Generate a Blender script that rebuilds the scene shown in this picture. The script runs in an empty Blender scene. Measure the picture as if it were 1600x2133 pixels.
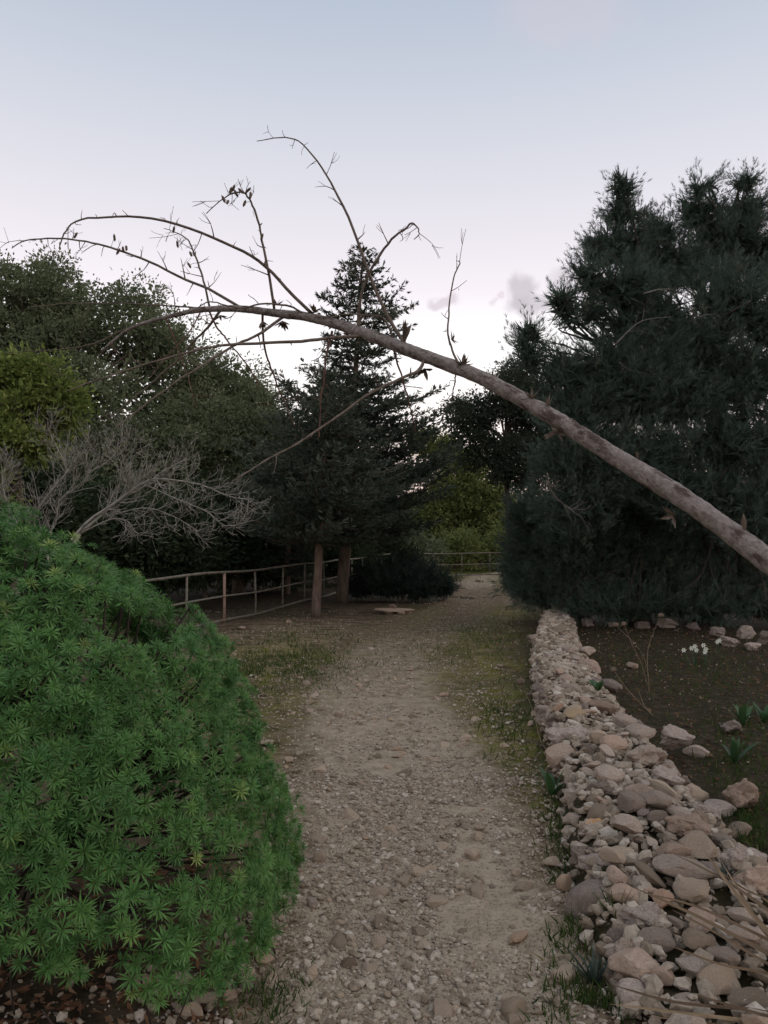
import bpy, bmesh, math
import numpy as np
from mathutils import Vector, noise as mnoise

R = math.radians
scene = bpy.context.scene
COL = scene.collection
rng = np.random.default_rng(11)

# ------------------------------------------------------------------ camera
F_PX, CX, CY, HOR = 1600.0, 800.0, 1066.5, 1120.0
CAM_H = 1.6
PITCH = math.atan((HOR - CY) / F_PX)
cam_d = bpy.data.cameras.new('camera')
cam = bpy.data.objects.new('camera', cam_d)
COL.objects.link(cam)
cam_d.sensor_fit = 'HORIZONTAL'
cam_d.sensor_width = 36.0
cam_d.lens = 36.0
cam_d.clip_start = 0.05
cam_d.clip_end = 2000
cam.location = (0, 0, CAM_H)
cam.rotation_euler = (math.pi / 2 + PITCH, 0, 0)
scene.camera = cam

# ------------------------------------------------------------------ sky, sun, exposure
SUN_EL, SUN_AZ = 50.0, 118.0        # degrees, azimuth clockwise from +Y
def lin(c):
    return tuple(((v / 255) / 12.92 if v / 255 <= 0.04045 else ((v / 255 + 0.055) / 1.055) ** 2.4) for v in c)

def pxdir(px, py):
    cp, sp = math.cos(PITCH), math.sin(PITCH)
    a, b = (px - CX) / F_PX, (CY - py) / F_PX
    v = Vector((a, cp - b * sp, sp + b * cp))
    return v.normalized()

world = bpy.data.worlds.new('World')
scene.world = world
world.use_nodes = True
wn, wl = world.node_tree.nodes, world.node_tree.links
bg = wn['Background']
sky = wn.new('ShaderNodeTexSky')
sky.sky_type = 'NISHITA'
sky.sun_disc = False
sky.sun_elevation = R(SUN_EL)
sky.sun_rotation = R(SUN_AZ)
tc = wn.new('ShaderNodeTexCoord')
sep = wn.new('ShaderNodeSeparateXYZ')
wl.new(tc.outputs['Generated'], sep.inputs[0])
ramp = wn.new('ShaderNodeValToRGB')
wl.new(sep.outputs['Z'], ramp.inputs[0])
stops = [(0.0, (236, 196, 188), 1.0), (0.10, (254, 230, 220), 1.1), (0.16, (255, 247, 242), 1.25), (0.24, (255, 253, 252), 1.22),
         (0.31, (252, 244, 250), 1.05), (0.37, (241, 236, 243), 1.03), (0.47, (219, 222, 232), 1.02), (0.58, (191, 201, 217), 1.03), (1.0, (186, 198, 216), 1.04)]
while len(ramp.color_ramp.elements) < len(stops):
    ramp.color_ramp.elements.new(0.5)
for e, (p, c, k) in zip(ramp.color_ramp.elements, stops):
    e.position = p
    e.color = (*[v * k for v in lin(c)], 1)
smul = wn.new('ShaderNodeVectorMath'); smul.operation = 'SCALE'
wl.new(sky.outputs[0], smul.inputs[0]); smul.inputs['Scale'].default_value = 0.09
mixs = wn.new('ShaderNodeMix'); mixs.data_type = 'RGBA'; mixs.inputs[0].default_value = 0.08
wl.new(ramp.outputs[0], mixs.inputs[6]); wl.new(smul.outputs[0], mixs.inputs[7])
cur = mixs.outputs[2]
# a few small evening clouds low in the sky
nz = wn.new('ShaderNodeTexNoise'); nz.inputs['Scale'].default_value = 34; nz.inputs['Detail'].default_value = 5
wl.new(tc.outputs['Generated'], nz.inputs['Vector'])
nsub = wn.new('ShaderNodeVectorMath'); nsub.operation = 'SUBTRACT'
wl.new(nz.outputs['Color'], nsub.inputs[0]); nsub.inputs[1].default_value = (.5, .5, .5)
nsc = wn.new('ShaderNodeVectorMath'); nsc.operation = 'SCALE'; nsc.inputs['Scale'].default_value = 0.045
wl.new(nsub.outputs[0], nsc.inputs[0])
nadd = wn.new('ShaderNodeVectorMath'); nadd.operation = 'ADD'
wl.new(tc.outputs['Generated'], nadd.inputs[0]); wl.new(nsc.outputs[0], nadd.inputs[1])
for (px, py, rx, ry, amt, col) in [(1085, 600, 30, 34, .8, (204, 197, 203)), (1110, 632, 52, 26, .8, (204, 197, 203)),
                                   (1190, 590, 55, 34, .62, (212, 206, 211)), (1082, 694, 24, 20, .75, (206, 198, 204)),
                                   (930, 630, 34, 16, .6, (210, 196, 205)), (1036, 618, 12, 9, .5, (220, 206, 214)),
                                   (1020, 786, 60, 14, .5, (238, 215, 214)), (1180, 20, 130, 60, .28, (222, 206, 214))]:
    d = pxdir(px, py)
    s = wn.new('ShaderNodeVectorMath'); s.operation = 'SUBTRACT'
    wl.new(nadd.outputs[0], s.inputs[0]); s.inputs[1].default_value = d
    m = wn.new('ShaderNodeVectorMath'); m.operation = 'MULTIPLY'
    wl.new(s.outputs[0], m.inputs[0]); m.inputs[1].default_value = (1600 / rx, 30, 1600 / ry)
    l = wn.new('ShaderNodeVectorMath'); l.operation = 'LENGTH'
    wl.new(m.outputs[0], l.inputs[0])
    mr = wn.new('ShaderNodeMapRange'); mr.interpolation_type = 'SMOOTHSTEP'
    wl.new(l.outputs['Value'], mr.inputs[0])
    mr.inputs[1].default_value = 1.25; mr.inputs[2].default_value = 0.45
    mr.inputs[3].default_value = 0; mr.inputs[4].default_value = amt
    mx = wn.new('ShaderNodeMix'); mx.data_type = 'RGBA'
    wl.new(mr.outputs[0], mx.inputs[0]); wl.new(cur, mx.inputs[6]); mx.inputs[7].default_value = (*lin(col), 1)
    cur = mx.outputs[2]
wl.new(cur, bg.inputs[0])
bg.inputs[1].default_value = 1.0

sun_d = bpy.data.lights.new('sun', 'SUN')
sun_d.energy = 0.5
sun_d.angle = R(35)
sun_d.color = (1.0, 0.88, 0.77)
sun = bpy.data.objects.new('sun', sun_d)
COL.objects.link(sun)
sd = Vector((math.sin(R(SUN_AZ)) * math.cos(R(SUN_EL)), math.cos(R(SUN_AZ)) * math.cos(R(SUN_EL)), math.sin(R(SUN_EL))))
sun.rotation_euler = sd.to_track_quat('Z', 'Y').to_euler()
sun.location = (0, 0, 30)

scene.view_settings.view_transform = 'Standard'
scene.view_settings.look = 'None'
scene.view_settings.exposure = 0.0
scene.view_settings.gamma = 1.0
scene.view_settings.use_curve_mapping = False
scene.render.engine = 'CYCLES'
scene.cycles.use_adaptive_sampling = True
scene.cycles.adaptive_threshold = 0.03
scene.cycles.max_bounces = 4
scene.cycles.diffuse_bounces = 2
scene.cycles.glossy_bounces = 1
scene.cycles.transmission_bounces = 2
scene.cycles.transparent_max_bounces = 4
scene.cycles.use_denoising = True

# ------------------------------------------------------------------ helpers
def at(px, py, Y):
    d = pxdir(px, py)
    t = Y / d.y
    return np.array((d.x * t, Y, CAM_H + d.z * t))

def gnd(px, py, z=0.0):
    d = pxdir(px, py)
    t = (z - CAM_H) / d.z
    return np.array((d.x * t, d.y * t, z))

def vnoise(x, y, seed=0):
    x = np.asarray(x, float); y = np.asarray(y, float)
    xi, yi = np.floor(x).astype(np.int64), np.floor(y).astype(np.int64)
    fx, fy = x - xi, y - yi
    fx, fy = fx * fx * (3 - 2 * fx), fy * fy * (3 - 2 * fy)
    def hsh(a, b):
        n = (a * 374761393 + b * 668265263 + seed * 974711) & 0x7fffffff
        n = ((n ^ (n >> 13)) * 1274126177) & 0x7fffffff
        return ((n ^ (n >> 16)) & 0xffff) / 65535.0
    return (hsh(xi, yi) * (1 - fx) + hsh(xi + 1, yi) * fx) * (1 - fy) + (hsh(xi, yi + 1) * (1 - fx) + hsh(xi + 1, yi + 1) * fx) * fy

def fbm(x, y, seed=0, octv=4):
    v, a, s = 0, 0.5, 1.0
    for i in range(octv):
        v = v + a * vnoise(np.asarray(x) * s, np.asarray(y) * s, seed + i * 17)
        a *= 0.5; s *= 2.03
    return v / (1 - 0.5 ** octv)

PATH_Y = np.array([-3, 1, 2.5, 4, 5.8, 8, 11, 15, 20, 28, 33, 36, 38])
PATH_C = np.array([0.1, 0.1, .12, .16, .12, -.05, .1, 1.3, 2.45, 3.4, 4.4, 6.0, 9.0])
PATH_W = np.array([.75, .72, .72, .75, .85, 1.15, 1.3, 1.2, .95, .9, .95, 1.1, 1.2])
def path_t(x, y):
    """0 in the middle of the path, 1 at its edge"""
    c = np.interp(y, PATH_Y, PATH_C); w = np.interp(y, PATH_Y, PATH_W)
    return np.abs(np.asarray(x) - c) / w

def height(x, y):
    x = np.asarray(x, float); y = np.asarray(y, float)
    near = np.clip((60 - np.hypot(x, y - 10)) / 30, 0, 1)
    h = (fbm(x * .5, y * .5, 3) - .5) * .10 * near + (fbm(x * 3.1, y * 3.1, 9, 3) - .5) * .035 * near
    h = h + (fbm(x * 14, y * 14, 21, 2) - .5) * .012 * near
    h = h - .03 * np.clip(1 - path_t(x, y) ** 2, 0, 1) * near
    return h

def tag(o, label=None, cat=None, group=None, kind=None):
    if label: o['label'] = label
    if cat: o['category'] = cat
    if group: o['group'] = group
    if kind: o['kind'] = kind
    return o

def empty(name, loc=(0, 0, 0)):
    o = bpy.data.objects.new(name, None)
    o.empty_display_size = 0.1
    COL.objects.link(o)
    o.location = loc
    return o

def mesh_data(name, V, F, mat=None, smooth=False, attrs=None):
    V = np.asarray(V, np.float32); F = np.asarray(F, np.int32)
    me = bpy.data.meshes.new(name)
    n, k = F.shape
    me.vertices.add(len(V)); me.vertices.foreach_set('co', V.ravel())
    me.loops.add(n * k); me.loops.foreach_set('vertex_index', F.ravel())
    me.polygons.add(n)
    me.polygons.foreach_set('loop_start', np.arange(0, n * k, k, dtype=np.int32))
    me.polygons.foreach_set('loop_total', np.full(n, k, np.int32))
    me.polygons.foreach_set('use_smooth', np.full(n, smooth, bool))
    if attrs:
        for an, av in attrs.items():
            a = me.attributes.new(an, 'FLOAT', 'POINT')
            a.data.foreach_set('value', np.asarray(av, np.float32))
    me.update(calc_edges=True)
    if mat: me.materials.append(mat)
    return me

def link(name, me, parent=None, loc=None):
    o = bpy.data.objects.new(name, me)
    COL.objects.link(o)
    if parent is not None:
        o.parent = parent
        o.matrix_parent_inverse.identity()
    if loc is not None: o.location = loc
    return o

def part(name, V, F, mat, parent, smooth=False, attrs=None):
    """a child mesh whose vertices are given in world space (parents are unrotated, unscaled empties)"""
    V = np.asarray(V, float)
    if parent is not None: V = V - np.array(parent.location)
    return link(name, mesh_data(name, V, F, mat, smooth, attrs), parent)

def basis(dirs, roll):
    d = dirs / (np.linalg.norm(dirs, axis=1, keepdims=True) + 1e-9)
    up = np.where(np.abs(d[:, 2:3]) > .95, np.array([[1., 0, 0]]), np.array([[0, 0, 1.]]))
    a = np.cross(up, d); a /= np.linalg.norm(a, axis=1, keepdims=True) + 1e-9
    b = np.cross(d, a)
    c, s = np.cos(roll)[:, None], np.sin(roll)[:, None]
    X = a * c + b * s; Yv = -a * s + b * c
    return np.stack([X, Yv, d], axis=2)        # columns

def scatter(templates, pos, dirs, scale, tint=None, roll=None, seed=None):
    """bake many copies of small templates (V, F) into one vertex / face array"""
    n = len(pos)
    if roll is None: roll = rng.uniform(0, 2 * math.pi, n)
    if tint is None: tint = rng.random(n)
    scale = np.broadcast_to(np.asarray(scale, float).reshape(-1, 1) if np.ndim(scale) == 1 else scale, (n, np.shape(scale)[1] if np.ndim(scale) == 2 else 1))
    which = rng.integers(0, len(templates), n)
    M = basis(np.asarray(dirs, float), roll)
    Vs, Fs, Ts, off = [], [], [], 0
    for k, (tv, tf) in enumerate(templates):
        ix = np.nonzero(which == k)[0]
        if not len(ix): continue
        sv = tv[None] * (scale[ix][:, None, :])
        v = np.einsum('nij,nkj->nki', M[ix], sv) + pos[ix][:, None]
        f = tf[None] + (np.arange(len(ix)) * len(tv))[:, None, None] + off
        Vs.append(v.reshape(-1, 3)); Fs.append(f.reshape(-1, tf.shape[1]))
        Ts.append(np.repeat(tint[ix], len(tv)))
        off += len(ix) * len(tv)
    return np.concatenate(Vs), np.concatenate(Fs), np.concatenate(Ts)

def smooth_line(P, n):
    P = np.asarray(P, float)
    m = len(P)
    if m < 3:
        t = np.linspace(0, 1, n)[:, None]
        return P[0] * (1 - t) + P[-1] * t
    Q = np.vstack([2 * P[0] - P[1], P, 2 * P[-1] - P[-2]])
    u = np.linspace(0, m - 1 - 1e-6, n)
    i = u.astype(int); t = (u - i)[:, None]
    p0, p1, p2, p3 = Q[i], Q[i + 1], Q[i + 2], Q[i + 3]
    return .5 * (2 * p1 + (p2 - p0) * t + (2 * p0 - 5 * p1 + 4 * p2 - p3) * t * t + (3 * p1 - p0 - 3 * p2 + p3) * t ** 3)

def tube(P, r, sides=6, rough=0.0, seed=0):
    P = np.asarray(P, float); n = len(P)
    r = np.broadcast_to(np.asarray(r, float), (n,))
    T = np.gradient(P, axis=0); T /= np.linalg.norm(T, axis=1, keepdims=True) + 1e-9
    ref = np.array([0, 0, 1.]) if abs(T[:, 2]).mean() < .8 else np.array([1., 0, 0])
    A = np.cross(T, ref); A /= np.linalg.norm(A, axis=1, keepdims=True) + 1e-9
    B = np.cross(T, A)
    ang = np.linspace(0, 2 * math.pi, sides, endpoint=False)
    rr = r[:, None] * np.ones(sides)
    if rough:
        rr = rr * (1 + rough * (fbm(np.arange(n)[:, None] * .35 + seed, np.cos(ang)[None] * 1.3 + np.sin(ang)[None] * .7 + seed, 5, 3) - .5) * 2)
    V = P[:, None] + rr[..., None] * (A[:, None] * np.cos(ang)[None, :, None] + B[:, None] * np.sin(ang)[None, :, None])
    V = V.reshape(-1, 3)
    i = np.arange(n - 1)[:, None] * sides; j = np.arange(sides)[None]; j2 = (j + 1) % sides
    F = np.stack([i + j, i + j2, i + sides + j2, i + sides + j], -1).reshape(-1, 4)
    caps = []
    V = np.vstack([V, P[0], P[-1]])
    a, b = n * sides, n * sides + 1
    for q in range(0, sides):
        caps.append((a, (q + 1) % sides, q, q)); caps.append((b, (n - 1) * sides + q, (n - 1) * sides + (q + 1) % sides, (n - 1) * sides + (q + 1) % sides))
    # degenerate quads are avoided: caps become slim quads through the centre
    C = []
    for q in range(0, sides, 2):
        C.append((a, (q + 2) % sides, (q + 1) % sides, q))
        e = (n - 1) * sides
        C.append((b, e + q, e + (q + 1) % sides, e + (q + 2) % sides))
    if sides % 2 == 0: F = np.vstack([F, np.array(C)])
    return V, F

class Bag:
    """collects quads for one part"""
    def __init__(s): s.V, s.F, s.n = [], [], 0
    def add(s, VF):
        s.V.append(VF[0]); s.F.append(np.asarray(VF[1]) + s.n); s.n += len(VF[0])
    def vf(s): return np.concatenate(s.V), np.concatenate(s.F)

# ------------------------------------------------------------------ materials
def mat_base(name):
    m = bpy.data.materials.new(name); m.use_nodes = True
    nt = m.node_tree
    return m, nt.nodes, nt.links, nt.nodes['Principled BSDF']

def nnoise(N, L, scale, detail=4, rough=.55, vec=None):
    n = N.new('ShaderNodeTexNoise'); n.inputs['Scale'].default_value = scale
    n.inputs['Detail'].default_value = detail; n.inputs['Roughness'].default_value = rough
    if vec is not None: L.new(vec, n.inputs['Vector'])
    return n

def nramp(N, L, src, stops):
    r = N.new('ShaderNodeValToRGB')
    while len(r.color_ramp.elements) < len(stops): r.color_ramp.elements.new(.5)
    for e, (p, c) in zip(r.color_ramp.elements, stops):
        e.position = p; e.color = (*c, 1)
    L.new(src, r.inputs[0]); return r

def nmix(N, L, fac, a, b, mode='MIX'):
    m = N.new('ShaderNodeMix'); m.data_type = 'RGBA'; m.blend_type = mode
    for s, v in ((m.inputs[0], fac), (m.inputs[6], a), (m.inputs[7], b)):
        if isinstance(v, (int, float)): s.default_value = v
        elif isinstance(v, tuple): s.default_value = (*v, 1)
        else: L.new(v, s)
    return m.outputs[2]

def nmath(N, L, op, a, b=None):
    m = N.new('ShaderNodeMath'); m.operation = op
    for s, v in ((m.inputs[0], a), (m.inputs[1], b)):
        if v is None: continue
        if isinstance(v, (int, float)): s.default_value = v
        else: L.new(v, s)
    return m.outputs[0]

def nattr(N, name):
    a = N.new('ShaderNodeAttribute'); a.attribute_name = name
    return a.outputs['Fac']

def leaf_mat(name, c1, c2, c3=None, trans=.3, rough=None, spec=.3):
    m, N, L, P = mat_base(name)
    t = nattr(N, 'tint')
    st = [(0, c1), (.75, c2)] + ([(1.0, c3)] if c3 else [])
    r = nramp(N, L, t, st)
    if rough:
        L.new(r.outputs[0], P.inputs['Base Color'])
        P.inputs['Roughness'].default_value = rough
        P.inputs['Specular IOR Level'].default_value = spec
        front = P
    else:
        N.remove(P)
        front = N.new('ShaderNodeBsdfDiffuse'); L.new(r.outputs[0], front.inputs[0])
    tr = N.new('ShaderNodeBsdfTranslucent')
    L.new(r.outputs[0], tr.inputs[0])
    mx = N.new('ShaderNodeMixShader'); mx.inputs[0].default_value = trans
    L.new(front.outputs[0], mx.inputs[1]); L.new(tr.outputs[0], mx.inputs[2])
    L.new(mx.outputs[0], N['Material Output'].inputs[0])
    return m

def bark_mat(name, c1, c2, scale=8, stretch=(1, 1, .25), bump=.4, c3=None, s3=None):
    m, N, L, P = mat_base(name)
    co = N.new('ShaderNodeTexCoord')
    mp = N.new('ShaderNodeMapping'); mp.inputs['Scale'].default_value = stretch
    L.new(co.outputs['Object'], mp.inputs[0])
    n = nnoise(N, L, scale, 6, .65, mp.outputs[0])
    r = nramp(N, L, n.outputs[0], [(.3, c1), (.62, c2)])
    col = r.outputs[0]
    if c3:
        mp2 = N.new('ShaderNodeMapping'); mp2.inputs['Rotation'].default_value = (0, R(-35) if s3 else 0, 0); L.new(co.outputs['Object'], mp2.inputs[0])
        mp3 = N.new('ShaderNodeMapping'); mp3.inputs['Scale'].default_value = (.30, 1, 1) if s3 else (1, 1, 1)
        L.new(mp2.outputs[0], mp3.inputs[0])
        n2 = nnoise(N, L, s3 or scale * .45, 6, .68, mp3.outputs[0])
        f = nramp(N, L, n2.outputs[0], [(.50, (0, 0, 0)), (.60, (.9, .9, .9))])
        col = nmix(N, L, f.outputs[0], col, c3)
    L.new(col, P.inputs['Base Color'])
    P.inputs['Roughness'].default_value = .9
    P.inputs['Specular IOR Level'].default_value = .2
    b = N.new('ShaderNodeBump'); b.inputs['Strength'].default_value = bump; b.inputs['Distance'].default_value = .02
    L.new(n.outputs[0], b.inputs['Height']); L.new(b.outputs[0], P.inputs['Normal'])
    return m

def stone_mat(name, c1, c2, dark, scale=9, lichen=None):
    m, N, L, P = mat_base(name)
    co = N.new('ShaderNodeTexCoord')
    oi = N.new('ShaderNodeObjectInfo')
    va = N.new('ShaderNodeVectorMath'); va.operation = 'ADD'
    L.new(co.outputs['Object'], va.inputs[0])
    rv = N.new('ShaderNodeVectorMath'); rv.operation = 'SCALE'; rv.inputs[0].default_value = (7, 13, 5)
    L.new(oi.outputs['Random'], rv.inputs['Scale']); L.new(rv.outputs[0], va.inputs[1])
    vec = va.outputs[0]
    n = nnoise(N, L, scale, 6, .6, vec)
    r = nramp(N, L, n.outputs[0], [(.3, c1), (.7, c2)])
    rnd = nramp(N, L, oi.outputs['Random'], [(0, (.42, .39, .37)), (.3, (.70, .66, .63)), (.6, (.90, .85, .81)), (.85, (1.06, 1.0, .95)), (1, (.88, .73, .64))])
    col = nmix(N, L, 1.0, r.outputs[0], rnd.outputs[0], 'MULTIPLY')
    n2 = nnoise(N, L, scale * 2.6, 7, .7, vec)
    f = nramp(N, L, n2.outputs[0], [(.50, (0, 0, 0)), (.66, (1, 1, 1))])
    fm = nmath(N, L, 'MULTIPLY', f.outputs[0], .75)
    col = nmix(N, L, fm, col, dark)
    if lichen:
        n4 = nnoise(N, L, 5, 4, .6, co.outputs['Object'])
        g = N.new('ShaderNodeSeparateXYZ'); L.new(co.outputs['Object'], g.inputs[0])
        s = nmath(N, L, 'ADD', nmath(N, L, 'MULTIPLY', n4.outputs[0], .9), nmath(N, L, 'MULTIPLY', g.outputs['Z'], .55))
        f4 = nramp(N, L, s, [(.80, (0, 0, 0)), (.92, (.85, .85, .85))])
        col = nmix(N, L, f4.outputs[0], col, lichen)
    L.new(col, P.inputs['Base Color'])
    P.inputs['Roughness'].default_value = .92
    P.inputs['Specular IOR Level'].default_value = .15
    n3 = nnoise(N, L, scale * 4, 8, .7, vec)
    b = N.new('ShaderNodeBump'); b.inputs['Strength'].default_value = .55; b.inputs['Distance'].default_value = .012
    L.new(n3.outputs[0], b.inputs['Height']); L.new(b.outputs[0], P.inputs['Normal'])
    return m

def ground_mat(name, pathy):
    m, N, L, P = mat_base(name)
    g = N.new('ShaderNodeNewGeometry'); pos = g.outputs['Position']
    n1 = nnoise(N, L, .9, 5, .6, pos); n2 = nnoise(N, L, 9, 6, .65, pos); n3 = nnoise(N, L, 60, 5, .7, pos)
    if pathy:
        base = nramp(N, L, n2.outputs[0], [(.28, (.23, .175, .12)), (.5, (.36, .285, .205)), (.74, (.46, .37, .275))])
    else:
        base = nramp(N, L, n2.outputs[0], [(.28, (.014, .010, .0065)), (.5, (.034, .025, .016)), (.74, (.085, .061, .039))])
    col = base.outputs[0]
    # fine stony speckle
    v = N.new('ShaderNodeTexVoronoi'); v.inputs['Scale'].default_value = 55; L.new(pos, v.inputs['Vector'])
    sp = nramp(N, L, v.outputs['Distance'], [(.18, (1, 1, 1)), (.42, (0, 0, 0))])
    vc = N.new('ShaderNodeSeparateColor'); L.new(v.outputs['Color'], vc.inputs[0])
    keep = nramp(N, L, vc.outputs[0], [(.45 if pathy else .86, (0, 0, 0)), (.52 if pathy else .92, (1, 1, 1))])
    spf = nmath(N, L, 'MULTIPLY', sp.outputs[0], keep.outputs[0])
    col = nmix(N, L, nmath(N, L, 'MULTIPLY', spf, .7), col, (.44, .36, .27))
    dk = nramp(N, L, n3.outputs[0], [(.34, (1, 1, 1)), (.46, (0, 0, 0))])
    col = nmix(N, L, nmath(N, L, 'MULTIPLY', dk.outputs[0], .5), col, (.045, .034, .022))
    if not pathy:
        du = nattr(N, 'dust')
        mpd = N.new('ShaderNodeMapping'); mpd.inputs['Scale'].default_value = (.8, 2.2, 1); L.new(pos, mpd.inputs[0])
        dn = nramp(N, L, nnoise(N, L, 2.2, 7, .72, mpd.outputs[0]).outputs[0], [(.36, (0, 0, 0)), (.54, (1, 1, 1))])
        col = nmix(N, L, nmath(N, L, 'MULTIPLY', du, dn.outputs[0]), col, nramp(N, L, n2.outputs[0], [(.28, (.13, .088, .052)), (.5, (.25, .18, .115)), (.74, (.36, .27, .185))]).outputs[0])
    if pathy:
        so = nattr(N, 'soil')
        sn = nramp(N, L, nnoise(N, L, 6, 6, .7, pos).outputs[0], [(.3, (0, 0, 0)), (.7, (1, 1, 1))])
        sf = N.new('ShaderNodeMapRange'); L.new(nmath(N, L, 'ADD', so, nmath(N, L, 'MULTIPLY', sn.outputs[0], .6)), sf.inputs[0]); sf.inputs[1].default_value = .55; sf.inputs[2].default_value = 1.0
        col = nmix(N, L, sf.outputs[0], col, nramp(N, L, n2.outputs[0], [(.28, (.075, .052, .031)), (.5, (.17, .122, .077)), (.74, (.27, .20, .135))]).outputs[0])
    # moss and short green growth, with painted tree shade, from the 'moss' attribute
    mo = nattr(N, 'moss')
    mn = nramp(N, L, nnoise(N, L, 5, 6, .7, pos).outputs[0], [(.36, (0, 0, 0)), (.62, (1, 1, 1))])
    mf = nmath(N, L, 'MULTIPLY', mo, mn.outputs[0])
    mc = nramp(N, L, n1.outputs[0], [(.4, (.070, .074, .020)), (.6, (.145, .14, .022))])
    col = nmix(N, L, mf, col, mc.outputs[0])
    L.new(col, P.inputs['Base Color'])
    P.inputs['Roughness'].default_value = .95
    P.inputs['Specular IOR Level'].default_value = .1
    b = N.new('ShaderNodeBump'); b.inputs['Strength'].default_value = .8; b.inputs['Distance'].default_value = .02
    hsum = nmath(N, L, 'ADD', nmath(N, L, 'MULTIPLY', n3.outputs[0], .6), spf)
    hsum = nmath(N, L, 'ADD', hsum, nmath(N, L, 'MULTIPLY', n2.outputs[0], 1.2))
    L.new(hsum, b.inputs['Height']); L.new(b.outputs[0], P.inputs['Normal'])
    return m

def tinted_mat(name, stops, rough=.92, bump=0):
    m, N, L, P = mat_base(name)
    r = nramp(N, L, nattr(N, 'tint'), stops)
    g = N.new('ShaderNodeNewGeometry')
    n = nnoise(N, L, 70, 4, .6, g.outputs['Position'])
    f = nramp(N, L, n.outputs[0], [(.3, (.72, .72, .72)), (.65, (1.08, 1.08, 1.08))])
    L.new(nmix(N, L, 1.0, r.outputs[0], f.outputs[0], 'MULTIPLY'), P.inputs['Base Color'])
    P.inputs['Roughness'].default_value = rough
    P.inputs['Specular IOR Level'].default_value = .15
    return m

M = {}
M['ground'] = ground_mat('soil', False)
M['path'] = ground_mat('gravel_dust', True)
M['gravel'] = tinted_mat('gravel_stone', [(0, (.20, .15, .105)), (.4, (.32, .255, .19)), (.85, (.41, .34, .265)), (1, (.52, .45, .37))])
M['stone'] = stone_mat('limestone', (.36, .29, .235), (.53, .45, .375), (.13, .105, .088), 7)
M['pebble'] = stone_mat('pebble_stone', (.34, .27, .20), (.49, .405, .31), (.22, .17, .13), 12)
M['karst'] = stone_mat('karst_limestone', (.32, .265, .225), (.52, .445, .39), (.09, .075, .066), 6)
M['reddish'] = stone_mat('reddish_limestone', (.37, .275, .21), (.50, .385, .30), (.16, .12, .092), 7)
M['lichen_stone'] = stone_mat('lichen_limestone', (.40, .33, .28), (.56, .48, .41), (.10, .085, .075), 6, (.46, .25, .10))
M['rosette'] = leaf_mat('rosette_leaf', (.060, .155, .040), (.132, .272, .070), (.29, .37, .10), .25, .5, .3)
M['stem'] = bark_mat('shrub_stem', (.022, .017, .013), (.055, .042, .033), 30)
M['broad'] = leaf_mat('broad_leaf', (.12, .145, .080), (.235, .265, .148), (.36, .37, .25), .4)
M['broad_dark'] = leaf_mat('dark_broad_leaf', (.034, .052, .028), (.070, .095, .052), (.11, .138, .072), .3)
M['yellow'] = leaf_mat('yellow_green_leaf', (.12, .17, .045), (.28, .325, .095), (.50, .49, .20), .38)
M['far_yellow'] = leaf_mat('pale_green_leaf', (.15, .185, .065), (.29, .32, .115), (.42, .42, .18), .42)
M['olive'] = leaf_mat('olive_leaf', (.040, .052, .036), (.085, .10, .066), (.13, .14, .10), .25)
M['conifer'] = leaf_mat('conifer_needles', (.046, .060, .043), (.106, .124, .090), (.19, .20, .15), .15)
M['feather'] = leaf_mat('feathery_needles', (.062, .090, .070), (.130, .170, .132), (.21, .235, .165), .25)
M['rosemary'] = leaf_mat('rosemary_leaf', (.030, .045, .038), (.058, .078, .064), (.085, .105, .08), .15)
M['grass'] = leaf_mat('grass_blade', (.035, .060, .018), (.070, .105, .030), (.18, .155, .068), .3)
M['strap'] = leaf_mat('strap_leaf', (.035, .080, .030), (.055, .115, .040), None, .25, .45, .4)
M['bark'] = bark_mat('grey_brown_bark', (.06, .045, .034), (.16, .125, .095), 10)
M['dark_bark'] = bark_mat('dark_bark', (.025, .020, .016), (.075, .060, .048), 12)
M['red_bark'] = bark_mat('reddish_bark', (.085, .058, .043), (.20, .145, .112), 14)
M['dead_trunk'] = bark_mat('weathered_trunk', (.15, .124, .107), (.31, .27, .242), 30, (1, 1, 1), .9, (.070, .047, .037), 13)
M['dead_branch'] = bark_mat('dead_branch_bark', (.075, .054, .042), (.19, .148, .118), 25)
M['dark_twig'] = bark_mat('dark_red_twig', (.06, .03, .025), (.14, .075, .055), 25)
M['bract'] = bark_mat('dry_bract', (.06, .043, .034), (.17, .125, .09), 30)
M['pale_bract'] = bark_mat('pale_dry_bract', (.11, .085, .065), (.23, .18, .14), 30)
M['fig'] = bark_mat('pale_grey_bark', (.15, .138, .115), (.36, .335, .285), 18, (1, 1, 1), .3)
M['dead_limb'] = bark_mat('dead_limb_bark', (.06, .054, .045), (.17, .155, .13), 18, (1, 1, 1), .3)
M['pipe'] = bark_mat('weathered_paint', (.10, .092, .072), (.22, .205, .165), 22, (1, 1, 1), .15, (.14, .085, .055))
M['pipe_warm_lit'] = bark_mat('warm_lit_pink_paint', (.22, .14, .105), (.34, .24, .19), 22, (1, 1, 1), .15)  # pinker paint for one post, warm low light put into its colour
M['straw'] = leaf_mat('dry_straw', (.10, .060, .032), (.21, .135, .072), (.32, .225, .13), .15, .6)
M['white_petal'] = leaf_mat('white_petal', (.72, .72, .60), (.80, .80, .70), None, .3)
M['dry_stem'] = bark_mat('dry_weed_stem', (.12, .085, .06), (.28, .21, .15), 30)
M['dead_red'] = bark_mat('dry_red_twig', (.16, .075, .045), (.30, .15, .095), 25)
M['dead_leaf'] = leaf_mat('dead_leaf', (.10, .05, .03), (.22, .12, .07), (.28, .18, .11), .3)

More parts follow.
